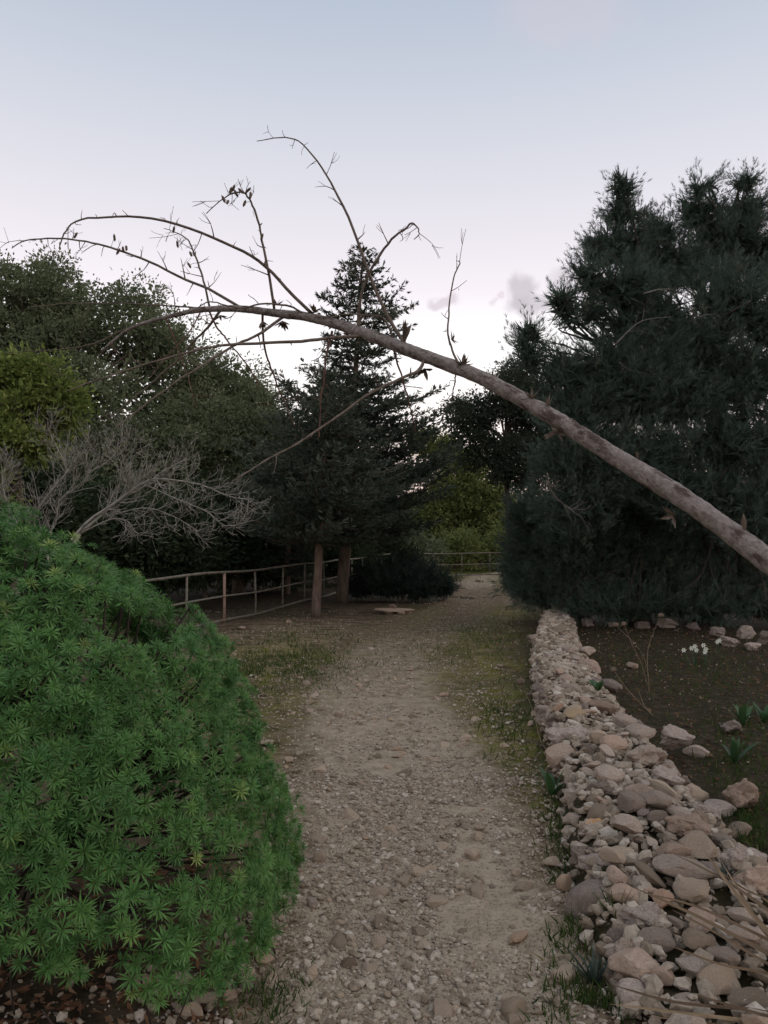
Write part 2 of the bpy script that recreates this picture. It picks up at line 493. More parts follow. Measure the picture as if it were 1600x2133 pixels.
# ------------------------------------------------------------------ ground and path
def moss_shade_at(x, y):
    m = np.zeros(np.broadcast(x, y).shape)
    def blob(px, py, rx, ry, a):
        p = gnd(px, py)
        q = gnd(px + rx, py); r1 = abs(q[0] - p[0]); r2 = abs(gnd(px, py - ry)[1] - p[1])
        return a * np.exp(-(((x - p[0]) / r1) ** 2 + ((y - p[1]) / r2) ** 2))
    for b in [(1060, 1530, 60, 80, 2.4), (1015, 1420, 100, 50, 1.4), (960, 1320, 130, 40, 1.0), (620, 1400, 130, 40, .8),  # dark olive patches on the far path: tree shade put into the moss
              (700, 1350, 160, 40, .3), (1000, 1275, 120, 20, 1.0), (520, 1390, 120, 60, .9), (900, 1390, 200, 40, .25),
              (980, 1190, 60, 14, 1.6), (560, 1520, 90, 90, .6), (1180, 1650, 50, 120, .5)]:
        m = m + blob(*b)
    m = m + np.where((path_t(x, y) > 1.1) & (np.asarray(x) > 0), .07, 0.0)
    return np.clip(m, 0, 1)

def dust_at(x, y):
    x = np.asarray(x, float); y = np.asarray(y, float)
    d = np.exp(-(((x + 1.0) / 2.6) ** 2 + ((y - 11) / 5.5) ** 2)) * (x < wall_left(y))
    t_ = path_t(x, y)
    v = .85 * np.exp(-((np.maximum(t_ - .9, 0)) / .45) ** 2) * (y < 17) * (x < wall_left(y))
    return np.clip(np.maximum(d * 1.1, v), 0, .95)
def wall_left(y):   # x of the wall's path-side face
    return np.interp(y, [2.0, 2.6, 3.3, 4.0, 4.8, 6.0, 7.8, 9.5, 11, 13.3, 14.6], [.86, .84, .86, .98, 1.13, 1.28, 1.55, 1.85, 2.18, 2.75, 3.05])
def axis(fine0, fine1, step, lo, hi):
    left = fine0 - np.geomspace(step * 2, fine0 - lo, 26)[::-1]
    right = fine1 + np.geomspace(step * 2, hi - fine1, 26)
    return np.concatenate([left, np.arange(fine0, fine1 + 1e-6, step), right])
xs = axis(-5.0, 6.0, .09, -400, 400); ys = axis(1.6, 18.0, .09, -400, 600)
GX, GY = np.meshgrid(xs, ys)
def grid_faces(ny, nx):
    i = np.arange(ny - 1)[:, None] * nx + np.arange(nx - 1)[None]
    return np.stack([i, i + 1, i + nx + 1, i + nx], -1).reshape(-1, 4)
V = np.stack([GX, GY, height(GX, GY)], -1).reshape(-1, 3)
ground = link('ground', mesh_data('ground', V, grid_faces(len(ys), len(xs)), M['ground'], True, {'moss': moss_shade_at(GX, GY).ravel(), 'dust': dust_at(GX, GY).ravel()}))
tag(ground, 'dark brown soil with short green growth under the trees', kind='structure')

py_ = np.concatenate([np.arange(-1, 18, .08), np.arange(18, 38, .3)])
pt_ = np.linspace(-1, 1, 38)
PT, PY = np.meshgrid(pt_, py_)
pc = np.interp(py_, PATH_Y, PATH_C)[:, None]; pw = np.interp(py_, PATH_Y, PATH_W)[:, None]
edge = 1 + .22 * (fbm(PY * 1.3, np.sign(PT) * 5.0 + 40, 31, 4) - .5) * 2
PX = pc + PT * pw * edge
PZ = height(PX, PY) + .010 - .035 * np.clip((np.abs(PT) - .86) / .14, 0, 1)
V = np.stack([PX, PY, PZ], -1).reshape(-1, 3)
path = link('path', mesh_data('path', V, grid_faces(len(py_), len(pt_)), M['path'], True,
            {'moss': (moss_shade_at(PX, PY) * np.clip(np.abs(PT) * 1.2 + .15, 0, 1)).ravel() * .9,
             'soil': np.clip((np.abs(PT) - .45) / .5, 0, 1).ravel() * .8 + np.interp(PY, [5.5, 8, 11, 15, 24, 27], [0, .30, .55, .75, .65, 0]).ravel()}))  # more soil farther along, with tree shade put into its darker colour
tag(path, 'pale dusty gravel footpath leading away between bush and stone wall', kind='structure')

# ------------------------------------------------------------------ stones
def stone_shape(sub, seed, planes=6, rug=.10, karst=0.0, flat=1.0):
    bm = bmesh.new(); bmesh.ops.create_icosphere(bm, subdivisions=sub, radius=1)
    r = np.random.default_rng(seed)
    V = np.array([v.co for v in bm.verts]); F = np.array([[v.index for v in f.verts] for f in bm.faces])
    bm.free()
    o = Vector(r.uniform(-50, 50, 3))
    for _ in range(planes):
        n = r.normal(size=3); n /= np.linalg.norm(n)
        d = r.uniform(.42, .80)
        V = V - np.maximum(V @ n - d, 0)[:, None] * n * .92
    out = []
    for v in V:
        vv = Vector(v)
        k = 1 + rug * mnoise.fractal(vv * 1.6 + o, .9, 2.1, 4)
        if karst:
            k += karst * (mnoise.turbulence(vv * 2.2 + o, 4, False) - .45)
            k -= karst * .8 * max(0, mnoise.noise(vv * 3.4 + o) - .25)
        out.append(v * k)
    V = np.array(out)
    V = V / np.abs(V).max(axis=0)
    V[:, 2] *= flat
    return V, F
SMALL = [stone_shape(2, 100 + i, 11, .07, 0) for i in range(12)]
MED = [stone_shape(3, 200 + i, 11, .09, .03) for i in range(10)]
BIG = [stone_shape(4, 300 + i, 8, .16, .22) for i in range(9)]
ROUND = [stone_shape(3, 400 + i, 3, .10, .0) for i in range(5)]
TINY = [stone_shape(1, 500 + i, 4, .12, 0) for i in range(12)]
mesh_cache = {}
def stone_mesh(kind, i, mat, smooth):
    key = (kind, i, mat)
    if key not in mesh_cache:
        V, F = {'s': SMALL, 'm': MED, 'b': BIG, 'r': ROUND}[kind][i]
        mesh_cache[key] = mesh_data('stone', V, F, M[mat], smooth)
    return mesh_cache[key]

def put_stone(name, parent, p, size, kind, mat='stone', rz=None, tilt=.25, i=None, smooth=None):
    n = {'s': 12, 'm': 10, 'b': 9, 'r': 5}[kind]
    if i is None: i = int(rng.integers(0, n))
    o = bpy.data.objects.new(name, stone_mesh(kind, i, mat, kind in 'r' if smooth is None else smooth))
    COL.objects.link(o)
    loc = np.array(p, float)
    if parent is not None:
        o.parent = parent; loc = loc - np.array(parent.location)
    o.location = loc
    o.scale = size
    o.rotation_euler = (rng.uniform(-tilt, tilt), rng.uniform(-tilt, tilt), rng.uniform(0, 6.28) if rz is None else rz)
    return o

# gravel of the path: the largest pebbles are parts, the rest one mass
def gravel_points(n, y0, y1, spread, power=1.0):
    y = y0 + (y1 - y0) * rng.random(n) ** power
    c = np.interp(y, PATH_Y, PATH_C); w = np.interp(y, PATH_Y, PATH_W)
    x = c + rng.normal(0, spread, n) * w
    return x, y
def wall_right(y):
    return wall_left(y) + np.interp(y, [2, 3, 4.5, 7, 10, 14.6], [1.10, .95, .72, .64, .58, .45])
def in_wall(x, y):
    return (x > wall_left(y) + .03) & (x < wall_right(y) - .05) & (y < 14.6)

TPL = [(v * np.array([1, .8, .66]), f) for v, f in TINY]
gx, gy, gs = [], [], []
for n, y0, y1, sp, s0, s1 in [(20000, 2.2, 5.4, .62, .0042, .010), (3000, 2.2, 5.2, .68, .009, .023), (7000, 5, 10, .60, .006, .013),
                              (900, 4.5, 10, .68, .012, .024), (2600, 9, 20, .62, .009, .020), (500, 18, 34, .6, .015, .03)]:
    x, y = gravel_points(n, y0, y1, sp)
    keep = fbm(x * 2.2, y * 2.2, 77, 3) > (.22 + .26 * fbm(x * .7, y * .7, 5, 2) * np.exp(-((path_t(x, y)) / .6) ** 2))
    x, y = x[keep], y[keep]
    gx.append(x); gy.append(y); gs.append(s0 + (s1 - s0) * rng.random(len(x)) ** 2.2)
# stray chips on the soil to both sides
for n, xa, xb, ya, yb, s0, s1 in [(3000, -4.5, -.6, 5.6, 17, .006, .022), (1000, 1.5, 5.5, 3.2, 14, .005, .018), (700, -1.7, -.2, 2.3, 4.0, .006, .022), (700, .6, 1.3, 2.2, 8, .005, .016)]:
    x = rng.uniform(xa, xb, n); y = rng.uniform(ya, yb, n)
    k = fbm(x * 1.1, y * 1.1, 55, 3) > .45
    x, y = x[k], y[k]
    gx.append(x); gy.append(y); gs.append(s0 + (s1 - s0) * rng.random(len(x)) ** 2.5)
gx, gy, gs = map(np.concatenate, (gx, gy, gs))
k = ~in_wall(gx, gy) & ~((gx < -.65) & (gy > 2.9) & (gy < 5.0)) & (np.abs(gx) < gy * .56 + .3); gx, gy, gs = gx[k], gy[k], gs[k]
pos = np.stack([gx, gy, height(gx, gy) + .009 + gs * .28], -1)
dirs = np.stack([rng.normal(0, .3, len(gx)), rng.normal(0, .3, len(gx)), np.ones(len(gx))], -1)
sc3 = gs[:, None] * rng.uniform(.8, 1.25, (len(gs), 3))
small = (gs < .0085) | (gy > 7)
OCT = []
for i in range(8):
    r_ = np.random.default_rng(40 + i)
    ov = np.array([(1, 0, 0), (-1, 0, 0), (0, 1, 0), (0, -1, 0), (0, 0, 1), (0, 0, -1)], float) * r_.uniform(.7, 1.1, (6, 1)) + r_.normal(0, .15, (6, 3))
    OCT.append((ov * np.array([1.1, .9, .7]), np.array([(0, 2, 4), (2, 1, 4), (1, 3, 4), (3, 0, 4), (2, 0, 5), (1, 2, 5), (3, 1, 5), (0, 3, 5)])))
Va, Fa, Ta = scatter(TPL, pos[~small], dirs[~small], sc3[~small])
Vb, Fb, Tb = scatter(OCT, pos[small], dirs[small], sc3[small])
V, F, T = np.concatenate([Va, Vb]), np.concatenate([Fa, Fb + len(Va)]), np.concatenate([Ta, Tb])
g = part('gravel', V, F, M['gravel'], path, False, {'tint': T})
tag(g, kind='stuff')

used = []
count = 0
while count < 285:
    y = 2.2 + 7.5 * rng.random() ** 1.6
    c, w = np.interp(y, PATH_Y, PATH_C), np.interp(y, PATH_Y, PATH_W)
    x = c + rng.normal(0, .62) * w
    s = (.015 + .030 * rng.random() ** 2.2) * (1 + .05 * (y - 2))
    if in_wall(np.array(x), np.array(y)) or abs(x - c) > 1.5 * w: continue
    if any((x - a) ** 2 + (y - b) ** 2 < (s + q) ** 2 for a, b, q in used): continue
    used.append((x, y, s))
    put_stone('pebble', path, (x, y, float(height(x, y)) + .008 + s * .2), (s * rng.uniform(.9, 1.4), s * rng.uniform(.7, 1.0), s * rng.uniform(.45, .8)), 's', 'pebble', tilt=.2)
    count += 1

# ------------------------------------------------------------------ low dry stone wall along the path
def wall_top(u, y):
    """height of the rubble bed; u runs 0..1 from the path side to the bed side"""
    hmax = np.interp(y, [2.0, 2.6, 3.4, 5, 8, 12, 14.6], [.07, .10, .16, .23, .28, .30, .24])
    prof = np.interp(u, [-.12, 0, .08, .5, .88, 1.0, 1.12], [-.06, .55, .97, 1.0, .82, .40, -.06])
    return hmax * prof
wall = empty('stone_wall', (1.6, 6.5, 0))
tag(wall, 'low dry-laid wall of pale pinkish rubble stones running along the right of the path', 'wall')
wy = np.arange(1.9, 14.9, .06); wu = np.linspace(-.12, 1.12, 22)
WU, WY = np.meshgrid(wu, wy)
WL, WR = wall_left(WY), wall_right(WY)
WX = WL + WU * (WR - WL) + (fbm(WY * 2, WU * 3, 8, 3) - .5) * .05
WZ = wall_top(WU, WY) - .05 + (fbm(WX * 9, WY * 9, 13, 3) - .5) * .05 + height(WX, WY)
V = np.stack([WX, WY, WZ], -1).reshape(-1, 3)
part('soil_core', V, grid_faces(len(wy), len(wu)), M['ground'], wall, True, {'moss': np.full(V.shape[0], .1), 'dust': np.zeros(V.shape[0])})

placed = []          # x, y, r
def try_place(x, y, r, slack=.8):
    for a, b, q in placed:
        if (x - a) ** 2 + (y - b) ** 2 < (slack * (r + q)) ** 2: return False
    placed.append((x, y, r)); return True
n_wall = 0
traced = [  # px, py, width px, height px, height above ground, kind, material
    (1155, 1300, 60, 42, .22, 'b', 'karst'), (1128, 1328, 52, 34, .18, 'b', 'karst'), (1136, 1362, 56, 40, .18, 'b', 'karst'),
    (1175, 1352, 62, 26, .30, 'm', 'stone'), (1128, 1398, 62, 46, .17, 'b', 'karst'), (1180, 1392, 60, 28, .30, 'm', 'stone'),
    (1135, 1440, 66, 48, .16, 'b', 'karst'), (1205, 1438, 76, 36, .31, 'm', 'stone'), (1158, 1490, 96, 70, .17, 'b', 'karst'),
    (1232, 1388, 46, 40, .28, 'm', 'karst'), (1205, 1545, 130, 86, .19, 'b', 'karst'), (1200, 1487, 44, 30, .30, 'm', 'lichen_plain'),
    (1345, 1575, 88, 62, .31, 'b', 'stone'), (1285, 1552, 70, 46, .30, 'm', 'reddish'), (1412, 1532, 78, 62, .20, 'b', 'karst'),
    (1265, 1612, 70, 34, .30, 'm', 'stone'), (1192, 1592, 44, 66, .14, 'm', 'karst'), (1245, 1650, 84, 56, .22, 'b', 'stone'), (1390, 1618, 80, 60, .26, 'b', 'karst'),
    (1246, 1692, 54, 38, .23, 'r', 'pebble'), (1255, 1735, 88, 66, .17, 'b', 'lichen_stone'), (1315, 1668, 64, 50, .30, 'm', 'stone'),
    (1436, 1716, 92, 66, .27, 'b', 'reddish'), (1464, 1764, 90, 52, .25, 'm', 'pebble'), (1538, 1796, 96, 70, .17, 'b', 'karst'),
    (1585, 1838, 90, 80, .18, 'b', 'reddish'), (1310, 1715, 66, 42, .30, 'm', 'stone'), (1282, 1780, 62, 34, .26, 'm', 'pebble'),
    (1240, 1880, 112, 92, .10, 'r', 'karst'), (1245, 1800, 80, 46, .16, 'b', 'karst'), (1290, 1826, 52, 50, .22, 'm', 'stone'),
    (1310, 1862, 66, 36, .19, 'm', 'reddish'), (1430, 1806, 120, 44, .24, 'm', 'stone'), (1450, 1852, 86, 42, .22, 'm', 'pebble'),
    (1345, 1905, 96, 66, .17, 'b', 'karst'), (1466, 1962, 82, 60, .17, 'm', 'pebble'), (1372, 1956, 74, 48, .17, 'm', 'stone'),
    (1325, 2010, 100, 72, .13, 'm', 'stone'), (1510, 1990, 66, 44, .16, 'm', 'stone'), (1385, 2030, 62, 46, .13, 'm', 'reddish'),
    (1322, 2072, 74, 60, .08, 'm', 'karst'), (1500, 2045, 82, 50, .14, 'm', 'pebble'), (1570, 2085, 90, 46, .13, 'm', 'pebble'),
    (1440, 2098, 70, 44, .10, 'm', 'stone'), (1555, 1945, 70, 30, .2, 'm', 'stone'), (1370, 1664, 60, 44, .30, 'm', 'stone'), (1300, 1500, 54, 30, .31, 'm', 'stone'),
    (1255, 1470, 60, 36, .31, 'm', 'reddish'), (1330, 1525, 70, 34, .28, 'm', 'stone'), (1270, 1425, 54, 34, .25, 'm', 'karst'), (1220, 1355, 40, 24, .27, 'm', 'stone'), (1178, 1322, 46, 26, .27, 'm', 'karst')]
M['lichen_plain'] = stone_mat('ochre_limestone', (.42, .31, .18), (.52, .41, .26), (.24, .18, .12), 7)
for px, py, w, h, z, kd, mt in traced:
    z = z * .80
    p = gnd(px, py, z); d = p[1]
    rx = w * .51 * d / F_PX
    rz = h * .45 * d / F_PX * (1.0 if h > .55 * w else 1.05)
    rz = min(rz, rx * .95)
    placed.append((p[0], p[1], rx * .85))
    put_stone('stone', wall, (p[0], p[1] + rx * .25, p[2] - rz * .25), (rx * 1.05, rx * rng.uniform(.75, 1.0), rz), kd, mt, rz=rng.uniform(-.4, .4), tilt=.2)
    n_wall += 1
# edge stones on both faces
for side in (0, 1):
    y = 2.15
    while y < 14.4:
        r = rng.uniform(.06, .115) * (1 if y > 3 else .8)
        u = (.03 + .05 * rng.random()) if side == 0 else (.90 + .08 * rng.random())
        x = wall_left(y) + u * (wall_right(y) - wall_left(y))
        if try_place(x, y, r, .72):
            z = float(wall_top(u, y)) * .55 + rng.uniform(-.02, .05)
            put_stone('stone', wall, (x, y, z), (r, r * rng.uniform(.75, 1.1), r * rng.uniform(.6, .95)), 'b' if rng.random() < .6 else 'm',
                      rng.choice(['karst', 'stone', 'karst', 'pebble']), tilt=.4)
            n_wall += 1
        y += r * rng.uniform(.7, 1.0)
# infill on the top
tries = 0
while n_wall < 296 and tries < 30000:
    tries += 1
    y = 2.3 + 12.0 * rng.random() ** 1.9
    u = rng.uniform(.12, .92)
    r = (rng.uniform(.025, .075) if rng.random() < .75 else rng.uniform(.06, .10)) * (1 + .04 * (y - 3))
    x = wall_left(y) + u * (wall_right(y) - wall_left(y))
    if not try_place(x, y, r, .78): continue
    z = float(wall_top(u, y)) + float(height(x, y)) + rng.uniform(-.03, .02)
    put_stone('stone', wall, (x, y, z), (r * rng.uniform(1.0, 1.35), r * rng.uniform(.7, 1.0), r * rng.uniform(.35, .65)), 's' if r < .05 else 'm',
              rng.choice(['stone', 'pebble', 'stone', 'reddish', 'karst'], p=[.34, .28, .1, .06, .22]), tilt=.45)
    n_wall += 1
# everything smaller between them
n = 5200
y = 2.0 + 12.5 * rng.random(n) ** 1.5; u = rng.uniform(-.06, 1.08, n)
x = wall_left(y) + u * (wall_right(y) - wall_left(y))
s = (.012 + .034 * rng.random(n) ** 1.5) * (1 + .05 * (y - 2))
pos = np.stack([x, y, wall_top(u, y) + height(x, y) - .036 + rng.uniform(-.012, .028, n)], -1)
dirs = np.stack([rng.normal(0, .5, n), rng.normal(0, .5, n), np.ones(n)], -1)
V, F, T = scatter([(v * np.array([1, .75, .6]), f) for v, f in TINY], pos, dirs, s[:, None] * rng.uniform(.8, 1.3, (n, 3)))
tag(part('rubble', V, F, M['gravel'], wall, False, {'tint': T}), kind='stuff')

# ------------------------------------------------------------------ loose rocks (each a thing)
rocks = [  # px, py of the base centre, width px, height px, kind, material, label
    (1545, 1690, 84, 84, 'b', 'reddish', 'large rugged pinkish rock on the dark soil right of the wall, biggest loose one'),
    (1450, 1672, 66, 46, 'm', 'pebble', 'pale grey rock lying in the rubble against the right foot of the wall'),
    (1505, 1700, 80, 36, 'm', 'karst', 'jagged grey rock just below the large pinkish rock'),
    (1525, 1532, 54, 36, 'b', 'karst', 'pitted grey rock beside the strap-leaved plant on the dark soil'),
    (1455, 1575, 52, 26, 'm', 'stone', 'flat wedge-shaped rock behind the wall next to a bigger rugged stone'),
    (1322, 1392, 32, 18, 'm', 'pebble', 'small pale squarish rock on the dark soil beside the dry weed'),
    (1545, 1745, 56, 34, 'm', 'pebble', 'grey-green rock half hidden in grass right of the wall'),
    (1156, 1812, 50, 28, 'r', 'pebble', 'smooth oval stone in the weeds between path and wall'),
    (1180, 1862, 40, 46, 'r', 'pebble', 'upright rounded stone at the path edge beside the grey wall boulder'),
    (660, 1752, 44, 22, 'm', 'pebble', 'tilted pale stone with a dark hollow beneath at the edge of the green bush'),
    (650, 1885, 36, 26, 'm', 'stone', 'pale flat stone peeping from under the green bush at the path edge'),
    (924, 1762, 42, 22, 'm', 'pebble', 'pale flat stone half sunk in the middle of the path'),
    (874, 1820, 44, 26, 'm', 'pebble', 'triangular pale stone set in the path surface'),
    (830, 1816, 30, 14, 'r', 'pebble', 'small oval pale pebble beside the triangular stone in the path'),
    (870, 1944, 42, 22, 'm', 'pebble', 'buff oval stone lying in the middle of the near path'),
    (968, 1942, 28, 16, 'r', 'pebble', 'small round stone to the right of the buff oval stone'),
    (1078, 2125, 64, 52, 'r', 'pebble', 'large smooth grey stone sunk in the path at the bottom edge'),
    (946, 2112, 30, 22, 'm', 'pebble', 'angular pale stone in the gravel at the bottom of the path'),
    (648, 2040, 34, 34, 'm', 'pebble', 'blocky pale stone at the path edge below the green bush'),
    (366, 2062, 54, 40, 'm', 'stone', 'largest pale stone in the shade beneath the green bush'),
    (512, 2072, 44, 26, 'm', 'stone', 'buff stone beneath the lowest hanging rosettes of the bush'),
    (415, 2090, 30, 24, 'm', 'stone', 'small buff stone in shade between two larger stones under the bush'),
    (398, 2132, 40, 32, 'm', 'stone', 'pale stone under the bush at the bottom edge of the picture'),
    (1215, 2035, 34, 24, 'm', 'pebble', 'small angular stone beside the dark grass tuft at the wall foot'),
    (1170, 2100, 34, 26, 'm', 'pebble', 'grey angular stone between path and wall near the bottom edge'),
    (455, 1368, 16, 12, 'm', 'pebble', 'small white stone on the grassy soil nearest to the bush'),
    (486, 1366, 15, 9, 'm', 'pebble', 'small flat white stone just right of another on the grassy soil'),
    (505, 1312, 20, 10, 'm', 'pebble', 'pale stone on bare soil near the railing posts'),
    (602, 1298, 14, 9, 'm', 'pebble', 'small pale stone on the soil left of the reddish tree trunk'),
    (775, 1352, 18, 8, 'm', 'stone', 'brownish flat stone on the grassy clearing in front of the slab')]
for px, py, w, h, kd, mt, lab in rocks:
    p = gnd(px, py); d = p[1]
    rx, rz = w * .5 * d / F_PX, h * .5 * d / F_PX
    z = float(height(p[0], p[1] + rx * .5))
    sunk = .75 if (700 < px < 1120 and py > 1700) else .9
    o = put_stone('rock', None, (p[0], p[1] + rx * .5, z + rz * .62 * sunk), (rx, rx * rng.uniform(.7, .95), max(rz * .95, .012)), kd, mt, rz=rng.uniform(-.5, .5), tilt=.15)
    tag(o, lab, 'rock', 'loose rocks on the ground')
# dark rocks in a row below the trees behind the wall
row = [(1225, 1300, 44, 26), (1285, 1302, 40, 24), (1338, 1304, 46, 26), (1392, 1302, 52, 30), (1450, 1306, 40, 24), (1500, 1318, 44, 30), (1520, 1338, 48, 34),
       (1556, 1322, 52, 40), (1592, 1300, 54, 44), (1575, 1346, 46, 30), (1610, 1335, 60, 40)]
rowtxt = ['nearest to the end of the wall', 'second from the end of the wall', 'behind the tall dry weed', 'broad and low in the middle of the row',
          'small, right of the broad low one', 'at the left foot of the rock heap', 'lowest at the front of the rock heap', 'in the middle of the rock heap',
          'reddish, topmost of the rock heap', 'at the right foot of the rock heap', 'at the right picture edge in the heap']
for (px, py, w, h), t in zip(row, rowtxt):
    p = gnd(px, py + 8); d = p[1]
    rx, rz = w * .44 * d / F_PX, h * .44 * d / F_PX
    o = put_stone('rock', None, (p[0], p[1] + rx * .5, float(height(p[0], p[1])) + rz * .5 + (.18 if 'topmost' in t else 0)), (rx, rx * .85, rz), 'b', 'reddish' if 'reddish' in t else 'karst', tilt=.3)
    tag(o, 'shaded rock below the dark feathery trees, ' + t, 'rock', 'shaded rocks below the trees')

# flat slab lying on stones beside the path
p = gnd(822, 1276)
slab_z = float(height(p[0], p[1]))
slab = empty('stone_slab', tuple(p))
tag(slab, 'flat oval stone slab resting on rubble beside the path under the conifers', 'slab')
put_stone('slab_top', slab, (p[0], p[1], slab_z + .075), (.46, .30, .042), 'r', 'reddish', rz=.2, tilt=.03, i=2)
for k in range(6):
    a = k * 1.05
    put_stone('stone', slab, (p[0] + .28 * math.cos(a), p[1] + .17 * math.sin(a), slab_z + .02), (.10, .08, .05), 'm', 'reddish')
o = put_stone('rock', None, (p[0] - .02, p[1] - .03, slab_z + .105 + .045), (.10, .09, .055), 'm', 'reddish')
tag(o, 'reddish brown rock lying on top of the flat oval slab', 'rock', 'loose rocks on the ground')

# ------------------------------------------------------------------ foreground shrub of leaf rosettes
def rosette_template(seed, n=25):
    r = np.random.default_rng(seed)
    Vs, Fs, off = [], [], 0
    for i in range(n):
        t = i / (n - 1)
        th = R(12 + 82 * t ** .8) + r.normal(0, .08)
        L = (.42 + .62 * t ** .6) * r.uniform(.88, 1.12) if t < .93 else .85
        ph = i * 2.39996 + r.normal(0, .12)
        w = .058 * (.75 + .4 * t)
        bend = .35 * t + r.normal(0, .08)
        s = np.array([0.04, .48, 1.0])
        c = np.array([(L * q * math.sin(th + bend * q * .5), L * q * math.cos(th + bend * q * .5)) for q in s])
        er = np.array([math.cos(ph), math.sin(ph), 0]); et = np.array([-math.sin(ph), math.cos(ph), 0]); ez = np.array([0, 0, 1.])
        P = c[:, :1] * er + c[:, 1:] * ez
        T = P[-1] - P[0]; T /= np.linalg.norm(T)
        up = np.cross(et, T) * (-.5) * w
        Vs.append(np.array([P[0], P[1] - et * w - up, P[1], P[1] + et * w - up, P[2]]))
        Fs.append(np.array([(0, 2, 1), (0, 3, 2), (1, 2, 4), (2, 3, 4)]) + off)
        off += 5
    return np.concatenate(Vs), np.concatenate(Fs)
ROS = [rosette_template(900 + i) for i in range(7)]
BC = np.array([-1.78, 3.12, .52]); BA = np.array([1.37, 1.02, 1.19])
def shrub_surface(th, ph, k=1.0):
    """superellipsoid: th azimuth, ph elevation"""
    cx, cy, cz = np.cos(ph) * np.cos(th), np.cos(ph) * np.sin(th), np.sin(ph)
    p = np.where(cz > 0, 1.62, 2.3)
    s = (np.abs(cx) ** p + np.abs(cy) ** p * 1.0 + np.abs(cz) ** p) ** (-1 / p)
    return BC + np.stack([cx, cy, cz], -1) * s[..., None] * BA * np.asarray(k)[..., None]
bush = empty('green_shrub', (BC[0], BC[1], 0.0))
tag(bush, 'big rounded green shrub of star-like leaf rosettes filling the lower left', 'shrub')
n = 19000
th = rng.uniform(0, 2 * math.pi, n); ph = np.arcsin(rng.uniform(-.42, 1, n))
lump = (fbm(th * 3.0, ph * 3.2, 61, 3) - .5) * .22 + (fbm(th * 9, ph * 9, 62, 2) - .5) * .10
depth_k = np.where(rng.random(n) < .88, rng.uniform(.965, 1.02, n), rng.uniform(.62, .93, n))
pos = shrub_surface(th, ph, depth_k + lump)
e = 1e-3
nrm = (pos - BC) / BA ** 2; nrm /= np.linalg.norm(nrm, axis=1, keepdims=True)
low_lim = .14 + .36 * np.clip((-.55 - pos[:, 0]) / .8, 0, 1) + .10 * (fbm(pos[:, 0] * 3, pos[:, 1] * 3, 4, 2) - .5)
keep = (pos[:, 2] > low_lim)
# holes seen in the shrub
def hole(px, py, Y, r):
    c = at(px, py, Y); return np.linalg.norm((pos - c) * np.array([1, .45, 1.5]), axis=1) > r
keep &= hole(360, 1690, 2.35, .17) & hole(300, 1700, 2.3, .11) & hole(440, 1585, 2.5, .10) & hole(150, 1600, 2.3, .09) & hole(60, 1800, 2.1, .08) & hole(240, 1820, 2.15, .09)
back = ((pos[:, 1] > 3.3) & (pos[:, 2] < .85)) | ((pos[:, 1] > 3.65) & (pos[:, 2] < 1.25)) | (pos[:, 0] < -2.45)
keep &= ~back | (rng.random(n) < .12)
keep &= fbm(pos[:, 0] * 4.5, pos[:, 2] * 4.5 + pos[:, 1] * 3, 91, 2) > .31
pos, nrm, depth_k = pos[keep], nrm[keep], depth_k[keep]
# thin out rosettes that sit on top of one another
order = rng.permutation(len(pos)); cell = {}
ok = np.zeros(len(pos), bool)
for i in order:
    key = tuple(np.floor(pos[i] / .0385).astype(int))
    if key in cell: continue
    cell[key] = 1; ok[i] = True
pos, nrm, depth_k = pos[ok], nrm[ok], depth_k[ok]
dirs = nrm + np.array([0, 0, .40]) + rng.normal(0, .34, nrm.shape)
dirs /= np.linalg.norm(dirs, axis=1, keepdims=True)
size = np.where(rng.random(len(pos)) < .8, rng.uniform(.034, .052, len(pos)), rng.uniform(.026, .062, len(pos)))
size = size * np.where((pos[:, 1] > 3.4) | (depth_k < .9), 1.7, 1.0)
tint = np.clip(rng.normal(.42, .22, len(pos)) + .18 * (fbm(pos[:, 0] * 2.5, pos[:, 2] * 2.5 + pos[:, 1], 33, 2) - .5) * 2, 0, 1)
toc = np.array([0, 0, CAM_H]) - pos; dist = np.linalg.norm(toc, axis=1)
face = (nrm * toc).sum(1) / dist
sx = 800 + pos[:, 0] / pos[:, 1] * 1600
vis = (sx > -40) & (face > .05) & (depth_k > .93)
score = np.where(vis, 1 / dist, 0)
top = np.argsort(-score)[:300]
is_top = np.zeros(len(pos), bool); is_top[top] = True
ros_me = []
for tb in range(4):
    for k, (v, f) in enumerate(ROS):
        ros_me.append(mesh_data('leaf_rosette', v, f, M['rosette'], True, {'tint': np.full(len(v), .12 + .24 * tb) + rng.normal(0, .06, len(v) // 5).repeat(5)}))
Mb = basis(dirs, rng.uniform(0, 6.28, len(pos)))
from mathutils import Matrix
for i in top:
    k = min(3, int(tint[i] * 4)) * len(ROS) + int(rng.integers(0, len(ROS)))
    o = bpy.data.objects.new('leaf_rosette', ros_me[k]); COL.objects.link(o)
    o.parent = bush
    m = Matrix([list(r_) for r_ in Mb[i] * size[i]]).to_4x4()
    m.translation = Vector(pos[i] - np.array(bush.location))
    o.matrix_basis = m
rest = ~is_top
far_r = rest & ((pos[:, 1] > 3.3) | (depth_k < .93) | (pos[:, 0] < -2.1))
near_r = rest & ~far_r
ROSL = [rosette_template(950 + i, 13) for i in range(3)]
V, F, T = scatter(ROS, pos[near_r], dirs[near_r], size[near_r], tint[near_r])
V2, F2, T2 = scatter([(v * np.array([1.15, 1.15, 1]), f) for v, f in ROSL], pos[far_r], dirs[far_r], size[far_r], tint[far_r])
V, F, T = np.concatenate([V, V2]), np.concatenate([F, F2 + len(V)]), np.concatenate([T, T2])
tag(part('foliage', V, F, M['rosette'], bush, True, {'tint': T}), kind='stuff')
b = Bag()
root = np.array([BC[0] + .1, BC[1] + .05, 0.0])
